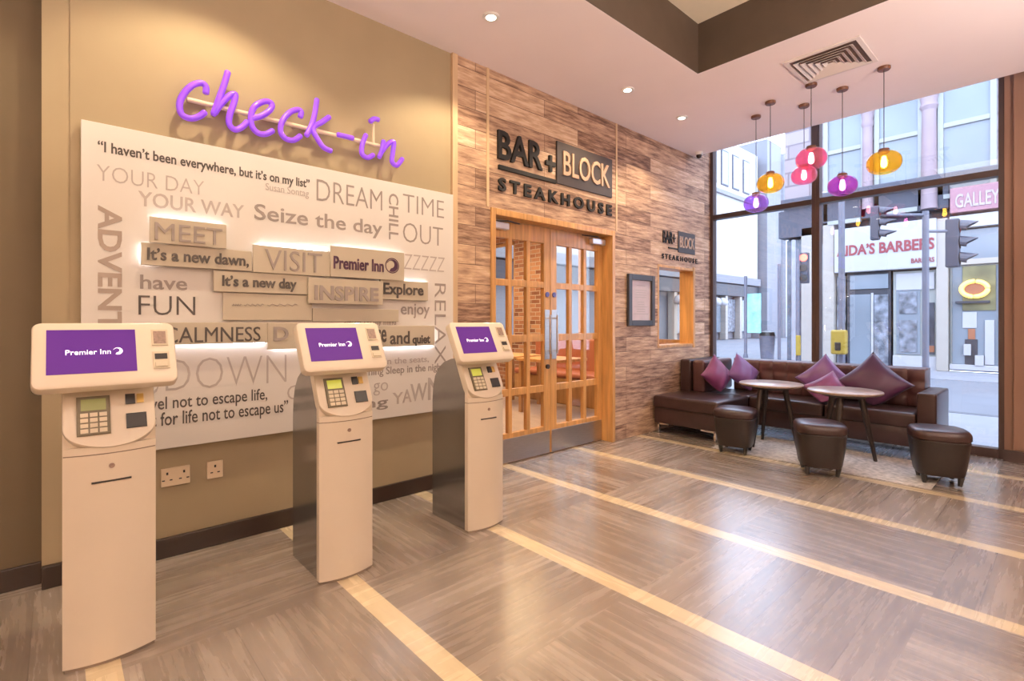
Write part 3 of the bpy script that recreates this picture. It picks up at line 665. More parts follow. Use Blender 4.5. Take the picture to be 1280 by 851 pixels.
# ---- violet script sign
XS = -3.165
sign = thing('check_in_sign', 'violet script wall sign reading check-in on a cream rail above the white board', 'sign', (XS, 1.2, 2.5))
def cpt(p, X=XS):
    y, z = wx(200 + p[0] / 4.0, 80 + p[1] / 4.0, X); return Vector((X, y, z))
def smooth(pts, n=6):
    out = []
    for i in range(len(pts) - 1):
        p0, p1, p2, p3 = pts[max(i - 1, 0)], pts[i], pts[i + 1], pts[min(i + 2, len(pts) - 1)]
        for k in range(n):
            t = k / n
            out.append(0.5 * ((2 * p1) + (p2 - p0) * t + (2 * p0 - 5 * p1 + 4 * p2 - p3) * t * t + (3 * p1 - p0 - 3 * p2 + p3) * t ** 3))
    return out + [pts[-1]]
STROKES = [
    [[(228, 150), (230, 115), (205, 95), (160, 108), (118, 150), (98, 200), (108, 250), (150, 272), (195, 262), (228, 238)]],
    [[(340, 35), (325, 90), (300, 160), (265, 258)], [(270, 250), (300, 205), (345, 160), (376, 152), (370, 195), (350, 250), (346, 300), (375, 328), (410, 315), (440, 285)]],
    [[(452, 272), (500, 262), (548, 232), (560, 202), (530, 186), (480, 206), (456, 250), (460, 310), (490, 345), (530, 350), (568, 330)]],
    [[(700, 268), (706, 240), (685, 228), (645, 245), (610, 290), (604, 340), (630, 374), (670, 380), (706, 356)]],
    [[(785, 172), (775, 240), (760, 300), (730, 362)], [(850, 262), (810, 290), (765, 322), (788, 375), (820, 418), (860, 436)]],
    [[(885, 352), (925, 361), (968, 372)]],
    [[(1032, 350), (1012, 400), (1010, 448), (1038, 468), (1070, 452)], [(1048, 290), (1070, 274), (1096, 280)]],
    [[(1118, 380), (1110, 430), (1094, 470)], [(1100, 450), (1138, 402), (1168, 390), (1164, 440), (1160, 488), (1185, 506), (1214, 470)]],
]
for st in STROKES:
    mb = MB()
    for s in st: mb.tube(smooth([cpt(p) for p in s]), 0.0165, 10)
    put(mb.build('letter', 'neon', None, True), sign)
ra, rb_ = cpt((135, 176), XS - 0.02), cpt((1098, 410), XS - 0.02)
mb = MB().cyl(ra, rb_, 0.013, n=10); mb.cyl(cpt((1066, 300), XS - 0.02), cpt((1066, 402), XS - 0.02), 0.010, n=10)
put(mb.build('mounting_rail', 'rail', None, 'auto'), sign)
mb = MB()
for t in (0.12, 0.5, 0.88):
    p = ra.lerp(rb_, t); mb.cyl((XW + 0.004, p.y, p.z), p, 0.008, n=8)
put(mb.build('stand_off', 'rail', None, 'auto'), sign)

# ---- sockets low on the wall
def plate(nm, label, u0, u1, vt, vb, sock):
    y0, y1, z0, z1 = bx(u0, vt, vb, u1, XW)
    p = thing(nm, label, 'socket', (XW + 0.006, (y0 + y1) / 2, (z0 + z1) / 2))
    w, h = (y1 - y0) / 2, (z1 - z0) / 2
    MB().box(0, 0.010, -w, w, -h, h, 0.003).build('face_plate', 'rail', p)
    mb = MB()
    for s in sock:
        for a, b, aw, bh in ((0, 0.35, 0.05, 0.14), (-0.17, -0.25, 0.07, 0.06), (0.17, -0.25, 0.07, 0.06)):
            a = a * 0.12 / 0.12
            mb.box(0.0102, 0.012, s + a * 0.1 - aw * 0.09, s + a * 0.1 + aw * 0.09, b * h * 1.2 - bh * h, b * h * 1.2 + bh * h)
    mb.build('pin_hole_pattern', 'black', p)
    return p
plate('double_socket', 'cream double power socket low on the wall beside the nearest kiosk', 200.5, 237, 586, 609, (-0.038, 0.038))
plate('data_socket', 'small square cream data socket low on the wall, right of the power socket', 258, 278, 577, 598.5, (0.0,))

# ================================================================== KIOSKS
def make_kiosk(label):
    k = thing('check_in_kiosk', label, 'kiosk', (0, 0, 0), 0, 'self check-in kiosks')
    prof = [(-0.40, 0.0), (-0.40, 0.74), (-0.392, 0.83), (-0.37, 0.90), (-0.33, 0.955), (-0.27, 0.995), (-0.19, 1.02), (-0.10, 1.03), (-0.075, 1.02), (-0.012, 0.86), (-0.012, 0.0)]
    MB().prism(prof, lambda a, b, s: Vector((a, -0.122 if s == 0 else 0.122, b))).build('cabinet', 'kiosk_grey', k)
    def bow(z0, z1, name, m, hw=0.1365, grow=0.0):
        pts = [(-0.030, -hw), (0.0, -hw)] + [(0.030 * (1 - (y / hw) ** 2) + grow, y) for y in [hw * (-1 + 2 * i / 14) for i in range(1, 14)]] + [(0.0, hw), (-0.030, hw)]
        return MB().prism(pts, lambda a, b, s: Vector((a, b, z0 if s == 0 else z1))).build(name, m, k, 'auto')
    bow(0.0, 0.012, 'plinth', 'seam', 0.132, -0.004)
    fc = bow(0.012, 0.766, 'front_cover', 'kiosk_white')
    bow(0.766, 0.770, 'seam', 'seam', 0.135, -0.002)
    bow(0.770, 0.796, 'collar', 'kiosk_white')
    MB().box(-0.030, -0.007, -0.1365, 0.1365, 0.796, 0.866).build('neck_panel', 'kiosk_white', k)
    MB().cyl((0.026, 0.0, 0.722), (0.033, 0.0, 0.722), 0.009, n=14).build('lock', 'reader', fc)
    MB().box(0.0225, 0.0322, -0.058, 0.058, 0.664, 0.670).build('ticket_slot', 'black', fc)
    # slanted control panel
    e2 = Vector((-0.115, 0, 0.23)); fr = frame((0.036, 0, 0.792), (0, 1, 0), e2)
    hw = 0.1375
    out = [(hw, 0.257), (-hw, 0.257), (-hw, 0.085)] + [(hw * math.sin(math.radians(a)), 0.085 - 0.085 * math.cos(math.radians(a))) for a in range(-80, 81, 10)] + [(hw, 0.085)]
    cp_ = slab(MB(), fr, out, -0.05, 0.0, 0.006).build('control_panel', 'kiosk_white', k, 'auto')
    def on(name, m, a0, a1, s0, s1, h0, h1, par=cp_, bev=0.0): 
        return slab(MB(), fr, [(a0, s0), (a1, s0), (a1, s1), (a0, s1)], h0, h1, bev).build(name, m, par)
    tm = on('card_terminal', 'terminal', -0.098, -0.002, 0.050, 0.198, 0.0005, 0.010, cp_, 0.003)
    on('display', 'lcd', -0.086, -0.014, 0.142, 0.186, 0.0104, 0.0112, tm)
    for r in range(4):
        for c in range(3):
            on('key', 'keys', -0.088 + c * 0.027, -0.088 + c * 0.027 + 0.022, 0.057 + r * 0.020, 0.057 + r * 0.020 + 0.015, 0.0104, 0.014, tm)
    sc_ = on('barcode_window', 'black', 0.045, 0.075, 0.158, 0.198, 0.0005, 0.006)
    on('contact_tab', 'gold', 0.080, 0.102, 0.160, 0.196, 0.0005, 0.005)
    rd = on('card_reader', 'black', 0.045, 0.108, 0.062, 0.120, 0.0005, 0.007, cp_, 0.002)
    # head
    fh = frame((-0.020, -0.006, 1.1325), (0, 1, 0), (-0.12, 0, 0.225))
    hd = slab(MB(), fh, rrect(0.424, 0.262, 0.026), -0.050, 0.0, 0.010).build('head', 'kiosk_white', k, 'auto')
    def onh(name, m, a0, a1, b0, b1, h0, h1, par=hd, bev=0.0):
        return slab(MB(), fh, [(a0, b0), (a1, b0), (a1, b1), (a0, b1)], h0, h1, bev).build(name, m, par)
    scn = onh('screen', 'screen', -0.173, 0.083, -0.078, 0.098, 0.0005, 0.0015)
    lettering('Premier Inn', lambda a, b, h=0.0: fh(a, b, h + 0.0018), (-0.122, 0.006, -0.004, 0.016), 'screen_white', 'logo_lettering', scn, 0.006, 0.0006)
    moon(lambda a, b, h=0.0: fh(a, b, h + 0.0018), 0.027, 0.007, 0.0145, 'screen_white', 'moon_logo', scn, 0.0006)
    for nm, b0, b1 in (('scanner', 0.030, 0.092), ('card_slot', -0.070, -0.004)):
        p = onh(nm, 'keys', 0.134, 0.188, b0 - 0.004, b1 + 0.004, 0.0005, 0.003, hd, 0.001)
        if nm == 'scanner': onh('scan_window', 'reader', 0.140, 0.181, b0 + 0.004, b1 - 0.004, 0.0032, 0.0045, p)
        else:
            onh('slot_mouth', 'black', 0.140, 0.181, b0 + 0.036, b1 - 0.006, 0.0032, 0.0045, p)
            onh('slot_lip', 'keys', 0.140, 0.181, b0 + 0.003, b0 + 0.022, 0.0032, 0.008, p, 0.002)
    return k
KL = ['white check-in kiosk nearest the camera, largest of the three, at the left edge',
      'middle of the three white check-in kiosks, standing before the right half of the word board',
      'farthest of the three white check-in kiosks, beside the oak double doors']
k0 = make_kiosk(KL[0])
KY = [0.153, 1.064, 1.944]
for i, y in enumerate(KY):
    o = k0 if i == 0 else copy_tree(k0)
    o.location = (-2.40, y, 0.0); o['label'] = KL[i]

for ch in k0.children_recursive:           # the nearest kiosk's terminal display is unlit
    if ch.name.startswith('display'):
        ch.data = ch.data.copy(); ch.data.materials[0] = M_['lcd_dim']
# ================================================================== SIGNS ON THE CLADDING
FC = WF(XC + 0.001)
rs = thing('restaurant_sign', 'large black and timber restaurant sign mounted above the oak double doors', 'sign', (XC, 3.5, 2.6))
def cw(u, v): return wx(u, v, XC)
y0, y1 = cw(621, 0)[0], cw(676.5, 0)[0]
put(lettering('BAR', FC, (y0, y1, 2.605, 2.845), 'black_letter', 'lettering', None, 0.018, 0.024), rs)
put(lettering('+', FC, (cw(680.5, 0)[0], cw(692.5, 0)[0], 2.615, 2.765), 'black_letter', 'plus_mark', None, 0.03, 0.024), rs)
put(MB().box(XC + 0.001, XC + 0.022, cw(622, 0)[0], cw(693.5, 0)[0], 2.520, 2.556, 0.002).build('underline_bar', 'black_letter'), rs)
by0, by1 = cw(694.5, 0)[0], cw(763.5, 0)[0]
bp_ = put(MB().box(XC + 0.001, XC + 0.020, by0, by1, 2.528, 2.921, 0.003).build('sign_panel', 'block_panel'), rs)
o = lettering('BLOCK', WF(XC + 0.0205), (by0 + 0.075, by1 - 0.055, 2.615, 2.845), 'copper', 'lettering', None, 0.012, 0.012); o.parent = bp_
put(lettering('STEAKHOUSE', FC, (cw(622, 0)[0], cw(763.5, 0)[0], 2.340, 2.452), 'black_letter', 'strapline_lettering', None, 0.03, 0.018, False, 1.5), rs)
s2 = thing('small_restaurant_sign', 'small copy of the restaurant sign above the hatch window near the corner', 'sign', (XC, 5.6, 2.2))
a0, a1 = cw(828, 0)[0], cw(843.5, 0)[0]
put(lettering('BAR+', FC, (a0, a1, 2.175, 2.315), 'black_letter', 'lettering', None, 0.0, 0.012), s2)
c0, c1 = cw(847, 0)[0], cw(868, 0)[0]
put(MB().box(XC + 0.001, XC + 0.012, a0 + 0.12, c0, 2.115, 2.132).build('underline_bar', 'black_letter'), s2)
b2 = put(MB().box(XC + 0.001, XC + 0.010, c0, c1, 2.090, 2.345, 0.002).build('sign_panel', 'block_panel'), s2)
o = lettering('BLOCK', WF(XC + 0.0103), (c0 + 0.03, c1 - 0.03, 2.15, 2.29), 'copper', 'lettering', None, 0.012, 0.006); o.parent = b2
put(lettering('STEAKHOUSE', FC, (cw(827, 0)[0], cw(871, 0)[0], 1.985, 2.045), 'black_letter', 'strapline_lettering', None, 0.02, 0.008, False, 1.5), s2)
# framed menu
py0, py1, pz0, pz1 = 4.545, 5.045, 1.205, 1.765
pf = thing('menu_frame', 'dark framed menu poster hung between the doors and the hatch window', 'picture', (XC, 4.8, 1.2))
mb = MB()
for a in ((py0, py0 + 0.06, pz0, pz1), (py1 - 0.06, py1, pz0, pz1), (py0 + 0.06, py1 - 0.06, pz0, pz0 + 0.06), (py0 + 0.06, py1 - 0.06, pz1 - 0.06, pz1)): mb.box(XC + 0.001, XC + 0.035, a[0], a[1], a[2], a[3], 0.004)
put(mb.build('frame', 'pic_frame'), pf)
pp = put(MB().box(XC + 0.001, XC + 0.012, py0 + 0.06, py1 - 0.06, pz0 + 0.06, pz1 - 0.06).build('poster', 'poster'), pf)
mb = MB(); random.seed(3)
for r in range(13):
    z = pz1 - 0.12 - r * 0.026
    if r in (1, 6): continue
    w = random.uniform(0.06, 0.14); mb.box(XC + 0.0122, XC + 0.0130, (py0 + py1) / 2 - w, (py0 + py1) / 2 + w, z, z + 0.006)
o = mb.build('print_pattern', 'ink_light'); o.parent = pp

# ================================================================== CEILING FITTINGS
dn0 = None
DL = {2: 'recessed downlight in the ceiling above the violet sign', 3: 'recessed downlight in the ceiling before the timber cladding over the doors', 4: 'recessed downlight in the ceiling nearest the window corner',
      0: 'recessed downlight in the ceiling behind the nearest kiosk', 1: 'recessed downlight in the ceiling over the left end of the word board'}
for i, (x, y) in enumerate(DOWN):
    if dn0 is None:
        dn0 = thing('downlight', DL[i], 'downlight', (x, y, HC), 0, 'ceiling downlights')
        MB().lathe([(0.036, 0.0), (0.036, -0.008), (0.052, -0.010), (0.058, -0.004), (0.058, 0.0)], 24).build('rim', 'white', dn0, 'auto')
        MB().lathe([(0.0005, -0.0095), (0.034, -0.0095), (0.034, -0.0085), (0.0005, -0.0085)], 20).build('lens', 'led', dn0)
        o = dn0
    else:
        o = copy_tree(dn0); o.location = (x, y, HC); o['label'] = DL[i]
    lamp('downlight_lamp', 'SPOT', (x, y, HC - 0.02), DOWN_W[i], (1.0, 0.80, 0.54), spot_size=math.radians(122), spot_blend=0.40, shadow_soft_size=0.035)
# air diffuser
v = thing('air_vent', 'square white louvred air vent in the ceiling behind the pendants', 'vent', (-1.31, 4.585, HC))
mb = MB(); hw = 0.262
def ringq(mb, a, za, b, zb):
    A = [mb.bm.verts.new((sx * a, sy * a, za)) for sx, sy in ((-1, -1), (1, -1), (1, 1), (-1, 1))]
    B = [mb.bm.verts.new((sx * b, sy * b, zb)) for sx, sy in ((-1, -1), (1, -1), (1, 1), (-1, 1))]
    for k in range(4): mb.bm.faces.new((A[k], A[(k + 1) % 4], B[(k + 1) % 4], B[k]))
ringq(mb, 0.262, -0.001, 0.262, -0.012); ringq(mb, 0.262, -0.012, 0.232, -0.014); ringq(mb, 0.232, -0.014, 0.228, -0.002)
mb.build('frame', 'vent', v)
MB().box(-0.228, 0.228, -0.228, 0.228, -0.004, -0.001).build('throat', 'vent_dark', v)
mb = MB()
for k in range(5):
    a = 0.205 - k * 0.040; ringq(mb, a, -0.022, a - 0.026, -0.006); ringq(mb, a, -0.022, a - 0.001, -0.024); ringq(mb, a - 0.001, -0.024, a - 0.027, -0.008)
mb.build('louvre_slats', 'vent', v)
cc = thing('camera_dome', 'small dark security camera dome on the ceiling in the window corner', 'security camera', (-3.09, 5.86, HC))
MB().lathe([(0.045, 0), (0.045, -0.03), (0.030, -0.036)], 18).build('mount', 'white', cc, 'auto')
MB().lathe([(0.034, -0.034), (0.033, -0.05), (0.025, -0.066), (0.012, -0.074), (0.001, -0.076)], 18).build('dome', 'skirting', cc, True)

# ---- pendants
def tinted(name, col, dens):
    m, nt, b = nodes(name); nt.nodes.remove(b); out = nt.nodes['Material Output']
    t = N(nt, 'ShaderNodeBsdfTransparent'); t.inputs['Color'].default_value = col + (1,)
    d = N(nt, 'ShaderNodeBsdfTranslucent'); d.inputs['Color'].default_value = tuple(min(1, c ** 0.8) for c in col) + (1,)
    df = N(nt, 'ShaderNodeBsdfDiffuse'); df.inputs['Color'].default_value = tuple(min(1, c ** 0.9) for c in col) + (1,)
    g = N(nt, 'ShaderNodeBsdfGlossy'); g.inputs['Roughness'].default_value = 0.05
    a = N(nt, 'ShaderNodeMixShader'); a.inputs['Fac'].default_value = dens
    a0 = N(nt, 'ShaderNodeMixShader'); a0.inputs['Fac'].default_value = 0.5
    nt.links.new(d.outputs[0], a0.inputs[1]); nt.links.new(df.outputs[0], a0.inputs[2])
    nt.links.new(t.outputs[0], a.inputs[1]); nt.links.new(a0.outputs[0], a.inputs[2])
    f = schlick(nt)
    b2 = N(nt, 'ShaderNodeMixShader'); nt.links.new(f.outputs[0], b2.inputs['Fac'])
    nt.links.new(a.outputs[0], b2.inputs[1]); nt.links.new(g.outputs[0], b2.inputs[2]); nt.links.new(b2.outputs[0], out.inputs['Surface'])
    return m
SH = {'violet': tinted('violet_lamp_glass', (0.50, 0.28, 0.86), 0.16), 'amber': tinted('amber_lamp_glass', (0.95, 0.62, 0.10), 0.16), 'pink': tinted('pink_lamp_glass', (0.95, 0.28, 0.50), 0.16), 'purple': tinted('purple_lamp_glass', (0.62, 0.16, 0.66), 0.16)}
PEND = [(-2.16, 5.254, 2.445, 'violet', 0.116, 'violet glass pendant lamp, nearest the timber wall and lowest of the six'),
        (-1.928, 5.011, 2.556, 'amber', 0.118, 'amber glass pendant lamp hanging next to the lowest violet one'),
        (-1.741, 5.324, 2.650, 'pink', 0.112, 'pink glass pendant lamp partly behind the nearer pink one'),
        (-1.547, 4.905, 2.672, 'pink', 0.122, 'pink glass pendant lamp in front of the other pink one'),
        (-1.388, 5.195, 2.458, 'purple', 0.116, 'purple glass pendant lamp hanging between the pink pair and the large amber one'),
        (-1.048, 5.022, 2.548, 'amber', 0.122, 'amber glass pendant lamp nearest the camera, farthest right of the six')]
for x, y, z, colr, R, lab in PEND:
    p = thing('pendant_lamp', lab, 'pendant lamp', (x, y, HC), 0, 'coloured glass pendants')
    zz = z - HC; top = zz + R * 0.72
    MB().lathe([(0.046, -0.001), (0.046, -0.018), (0.040, -0.026), (0.006, -0.028)], 20).build('ceiling_rose', 'pendant_cap', p, 'auto')
    MB().cyl((0, 0, -0.026), (0, 0, top + 0.02), 0.0032, n=8).build('cord', 'cord', p, 'auto')
    MB().lathe([(0.012, top + 0.028), (0.036, top + 0.022), (0.040, top + 0.012), (0.040, top - 0.006), (0.030, top - 0.014)], 20).build('cap', 'pendant_cap', p, 'auto')
    pts = []
    for k in range(23):
        a = math.radians(72 - 144 * k / 22); sx = abs(math.cos(a)) ** 0.75
        pts.append((R * sx, zz + R * 0.72 * math.sin(a) / math.sin(math.radians(72))))
    sh = MB().lathe(pts, 32, caps=False).build('lamp_shade', SH[colr], p, True)
    MB().lathe([(0.003, zz + 0.055), (0.014, zz + 0.050), (0.020, zz + 0.02), (0.024, zz - 0.01), (0.019, zz - 0.034), (0.003, zz - 0.045)], 14).build('bulb', 'bulb', p, True)

# ================================================================== LOUNGE FURNITURE
SF = thing('corner_sofa', 'dark brown leather corner sofa with tufted back below the shop window', 'sofa', (-2.0, 6.05, 0))
def sput(o): return put(o, SF)
SZ = 0.425
def cushion_box(x0, x1, y0, y1, z0, z1, b=0.03): return MB().box(x0, x1, y0, y1, z0, z1, b, 4)
sput(MB().box(-3.19, -2.45, 5.03, 5.72, 0.115, 0.30, 0.012).build('chaise_base', 'leather', None, 'auto'))
sput(cushion_box(-3.195, -2.435, 5.005, 5.735, 0.285, SZ).build('chaise_cushion', 'leather', None, 'auto'))
sput(MB().box(-3.19, -0.96, 5.74, 6.36, 0.115, 0.30, 0.012).build('base', 'leather', None, 'auto'))
for x0, x1 in ((-3.19, -2.44), (-2.43, -1.70), (-1.69, -0.96)):
    sput(cushion_box(x0, x1, 5.715 if x0 > -3 else 5.74, 6.22, 0.285, SZ).build('seat_cushion', 'leather', None, 'auto'))
def tufted(x0, x1, y, z0, z1, name, th=0.14):
    t = bmesh.new(); nx, nz = 48, 22; w, h = x1 - x0, z1 - z0
    cx_, cz_ = max(3, round(w / 0.155)), 3
    F = [[None] * (nz + 1) for _ in range(nx + 1)]
    for i in range(nx + 1):
        for j in range(nz + 1):
            u, v = i / nx, j / nz
            d = (abs(math.sin(PI * u * cx_)) * abs(math.sin(PI * (v * cz_)))) ** 0.45 * 0.022
            e = min(u * w, (1 - u) * w, v * h, (1 - v) * h); d -= 0.03 * max(0, 1 - e / 0.03) ** 2
            F[i][j] = t.verts.new((x0 + u * w, y - d, z0 + v * h))
    for i in range(nx):
        for j in range(nz): t.faces.new((F[i][j], F[i + 1][j], F[i + 1][j + 1], F[i][j + 1]))
    edge = [F[i][0] for i in range(nx + 1)] + [F[nx][j] for j in range(1, nz + 1)] + [F[i][nz] for i in range(nx - 1, -1, -1)] + [F[0][j] for j in range(nz - 1, 0, -1)]
    B = [t.verts.new((q.co.x, y + th, q.co.z)) for q in edge]; n = len(edge)
    for k in range(n): t.faces.new((edge[k], B[k], B[(k + 1) % n], edge[(k + 1) % n]))
    t.faces.new(B)
    return sput(MB().join(t).build(name, 'leather_red', None, 'auto'))
BT = 0.80
tufted(-2.84, -1.90, 6.23, 0.40, BT, 'back_panel'); tufted(-1.885, -0.955, 6.23, 0.40, BT, 'back_panel')
sput(cushion_box(-3.195, -3.065, 5.60, 6.36, 0.415, BT, 0.02).build('side_back', 'leather', None, 'auto'))
sput(cushion_box(-3.055, -2.90, 5.62, 6.36, 0.415, BT - 0.005, 0.035).build('side_back_cushion', 'leather_red', None, 'auto'))
sput(cushion_box(-0.955, -0.815, 5.72, 6.36, 0.115, 0.615, 0.018).build('armrest', 'leather', None, 'auto'))
def legs(x, y, dx):
    mb = MB(); mb.box(x - 0.012, x + 0.012, y - 0.012, y + 0.012, 0.0, 0.115, 0.002); mb.box(min(x, x + dx) - 0.012, max(x, x + dx) + 0.012, y - 0.012, y + 0.012, 0.098, 0.117, 0.002)
    sput(mb.build('leg', 'chrome'))
for x, y, dx in ((-3.15, 5.06, 0.12), (-2.49, 5.06, -0.14), (-2.49, 5.68, -0.12), (-0.86, 5.78, -0.12), (-0.86, 6.30, -0.12), (-1.9, 6.30, 0.12), (-3.15, 6.30, 0.12)): legs(x, y, dx)

def pillow(label, m, loc, size, rot, thick=0.075):
    t = bmesh.new(); n = 18; rows = []
    for sgn in (1, -1):
        g = []
        for i in range(n + 1):
            r = []
            for j in range(n + 1):
                u, v = -1 + 2 * i / n, -1 + 2 * j / n
                pin = 1 - 0.10 * (1 - u * u) * (v * v) ; pin2 = 1 - 0.10 * (1 - v * v) * (u * u)
                h = thick * max(0, (1 - u ** 4) * (1 - v ** 4)) ** 0.55 * (0.55 + 0.45 * (1 - u * u) * (1 - v * v))
                h += 0.006 * math.sin(u * 7 + v * 3) * (1 - u * u) * (1 - v * v)
                if sgn < 0 and (i in (0, n) or j in (0, n)): r.append(rows[0][i][j]); continue
                r.append(t.verts.new((u * size / 2 * pin2, v * size / 2 * pin, sgn * h)))
            g.append(r)
        rows.append(g)
    for s, g in enumerate(rows):
        for i in range(n):
            for j in range(n):
                q = (g[i][j], g[i + 1][j], g[i + 1][j + 1], g[i][j + 1]); t.faces.new(q if s == 0 else q[::-1])
    seat = 0.432 - loc[2]; d = 0.045
    for v_ in t.verts:
        p = rot @ v_.co
        k = (p.z - seat) / d
        p.z = seat + d * (math.log1p(math.exp(k)) if k < 30 else k)
        v_.co = p
    o = MB().join(t).build('throw_cushion', m, None, True)
    o.location = loc
    return tag(o, label, 'cushion', 'purple throw cushions on the corner sofa')
def prot(face, lean, spin):
    """cushion standing up: face = heading of its front (deg, 0 = +X), lean back, spin in its own plane"""
    return Matrix.Rotation(math.radians(face), 4, 'Z') @ Matrix.Rotation(math.radians(90 - lean), 4, 'Y') @ Matrix.Rotation(math.radians(spin), 4, 'Z')
pillow('plum pink satin cushion standing on the chaise end, nearest the timber wall', 'cush_mag', (-2.77, 5.68, 0.632), 0.36, prot(-18, 14, 42), 0.085)
pillow('light violet satin cushion leaning behind the plum one in the sofa corner', 'cush_vio', (-2.60, 5.98, 0.645), 0.37, prot(-20, 22, 47), 0.08)
pillow('violet satin cushion resting on the tufted back, left of the aubergine one', 'cush_vio', (-1.80, 6.09, 0.635), 0.40, prot(-88, 16, 45), 0.075)
pillow('dull plum cushion slumped in front of the violet one behind the right table', 'cush_mag', (-1.70, 5.86, 0.550), 0.34, prot(-84, 34, 38), 0.06)
pillow('large dark aubergine cushion with its corner up, near the sofa armrest', 'cush_dark', (-1.34, 6.00, 0.640), 0.46, prot(-78, 18, 45), 0.085)

# tables
def make_table(label, x, y, rz):
    t = thing('round_table', label, 'table', (x, y, 0.0085), rz, 'round lounge tables')
    R = 0.292; Z = 0.625
    MB().lathe([(0.001, Z - 0.028), (R - 0.02, Z - 0.028), (R, Z - 0.016), (R, Z - 0.005), (R - 0.006, Z), (0.001, Z)], 48).build('table_top', 'table_top', t, 'auto')
    MB().lathe([(0.001, Z - 0.055), (0.17, Z - 0.055), (0.19, Z - 0.0275), (0.001, Z - 0.0275)], 28).build('under_frame', 'table_leg', t, 'auto')
    for k in range(3):
        a = math.radians(120 * k + 90)
        MB().cyl((0.24 * math.cos(a), 0.24 * math.sin(a), 0), (0.125 * math.cos(a), 0.125 * math.sin(a), Z - 0.03), 0.015, 0.029, 14).build('leg', 'table_leg', t, 'auto')
    return t
make_table('round walnut lounge table on the left, before the chaise', -2.06, 5.36, math.radians(40))
make_table('round walnut lounge table on the right, before the dark aubergine cushion', -1.40, 5.30, math.radians(-60))

# stools
def make_stool(label):
    s = thing('tub_stool', label, 'stool', (0, 0, 0), 0, 'leather tub stools')
    def sup(R, z, e=3.4, n=40):
        out = []
        for k in range(n):
            a = 2 * PI * k / n; c, q = math.cos(a), math.sin(a)
            out.append(Vector((R * math.copysign(abs(c) ** (2 / e), c), R * math.copysign(abs(q) ** (2 / e), q), z)))
        return out
    def loft(levels, name, m, par):
        mb = MB(); rings = [[mb.bm.verts.new(p) for p in sup(r, z)] for r, z in levels]; n = 40
        for A, B in zip(rings, rings[1:]):
            for k in range(n): mb.bm.faces.new((A[k], A[(k + 1) % n], B[(k + 1) % n], B[k]))
        mb.bm.faces.new(rings[0][::-1]); mb.bm.faces.new(rings[-1])
        return mb.build(name, m, par, 'auto')
    loft([(0.125, 0.062), (0.146, 0.066), (0.152, 0.08), (0.170, 0.20), (0.180, 0.30), (0.183, 0.326), (0.178, 0.332)], 'body', 'stool_leather', s)
    loft([(0.176, 0.330), (0.176, 0.340)], 'piping', 'leather', s)
    loft([(0.180, 0.338), (0.187, 0.345), (0.188, 0.372), (0.184, 0.392), (0.172, 0.408), (0.14, 0.417), (0.08, 0.421)], 'seat', 'leather', s)
    for sx in (-1, 1):
        for sy in (-1, 1): MB().cyl((sx * 0.105, sy * 0.105, 0), (sx * 0.112, sy * 0.112, 0.07), 0.014, 0.021, 12).build('leg', 'black', s, 'auto')
    return s
st0 = make_stool('dark leather tub stool on the left, in front of the chaise corner')
for i, (x, y, rz, lab) in enumerate(((-2.19, 4.86, 12, 'dark leather tub stool on the left, in front of the chaise corner'),
                                    (-1.42, 4.70, 28, 'dark leather tub stool in the middle, in front of the right table'),
                                    (-0.72, 5.13, 20, 'dark leather tub stool on the right, beside the sofa armrest'))):
    o = st0 if i == 0 else copy_tree(st0)
    o.location = (x, y, 0.0085); o.rotation_euler = (0, 0, math.radians(rz)); o['label'] = lab
rug = MB().box(-2.42, -0.72, 4.83, 5.70, 0.0003, 0.008, 0.002).build('rug', 'rug')
tag(rug, 'pale flecked rug under the two round tables and the stools', 'rug')

# ================================================================== STREET OUTSIDE
GZ = -0.02
struct(MB().box(-60, 30, YB + 0.13, 9.3, GZ - 0.2, GZ).build('pavement', 'pavement'))
struct(MB().box(-60, 30, 9.3, 9.45, GZ - 0.2, GZ + 0.005).build('kerb', 'kerb'))
struct(MB().box(-60, 30, 9.45, 14.6, GZ - 0.2, GZ - 0.02).build('road', 'asphalt'))
struct(MB().box(-6.6, 30, 14.6, 17.2, GZ - 0.2, GZ).build('far_pavement', 'pavement'))
struct(MB().box(-60, -6.6, 14.6, 90, GZ - 0.2, GZ - 0.03).build('side_road', 'asphalt'))

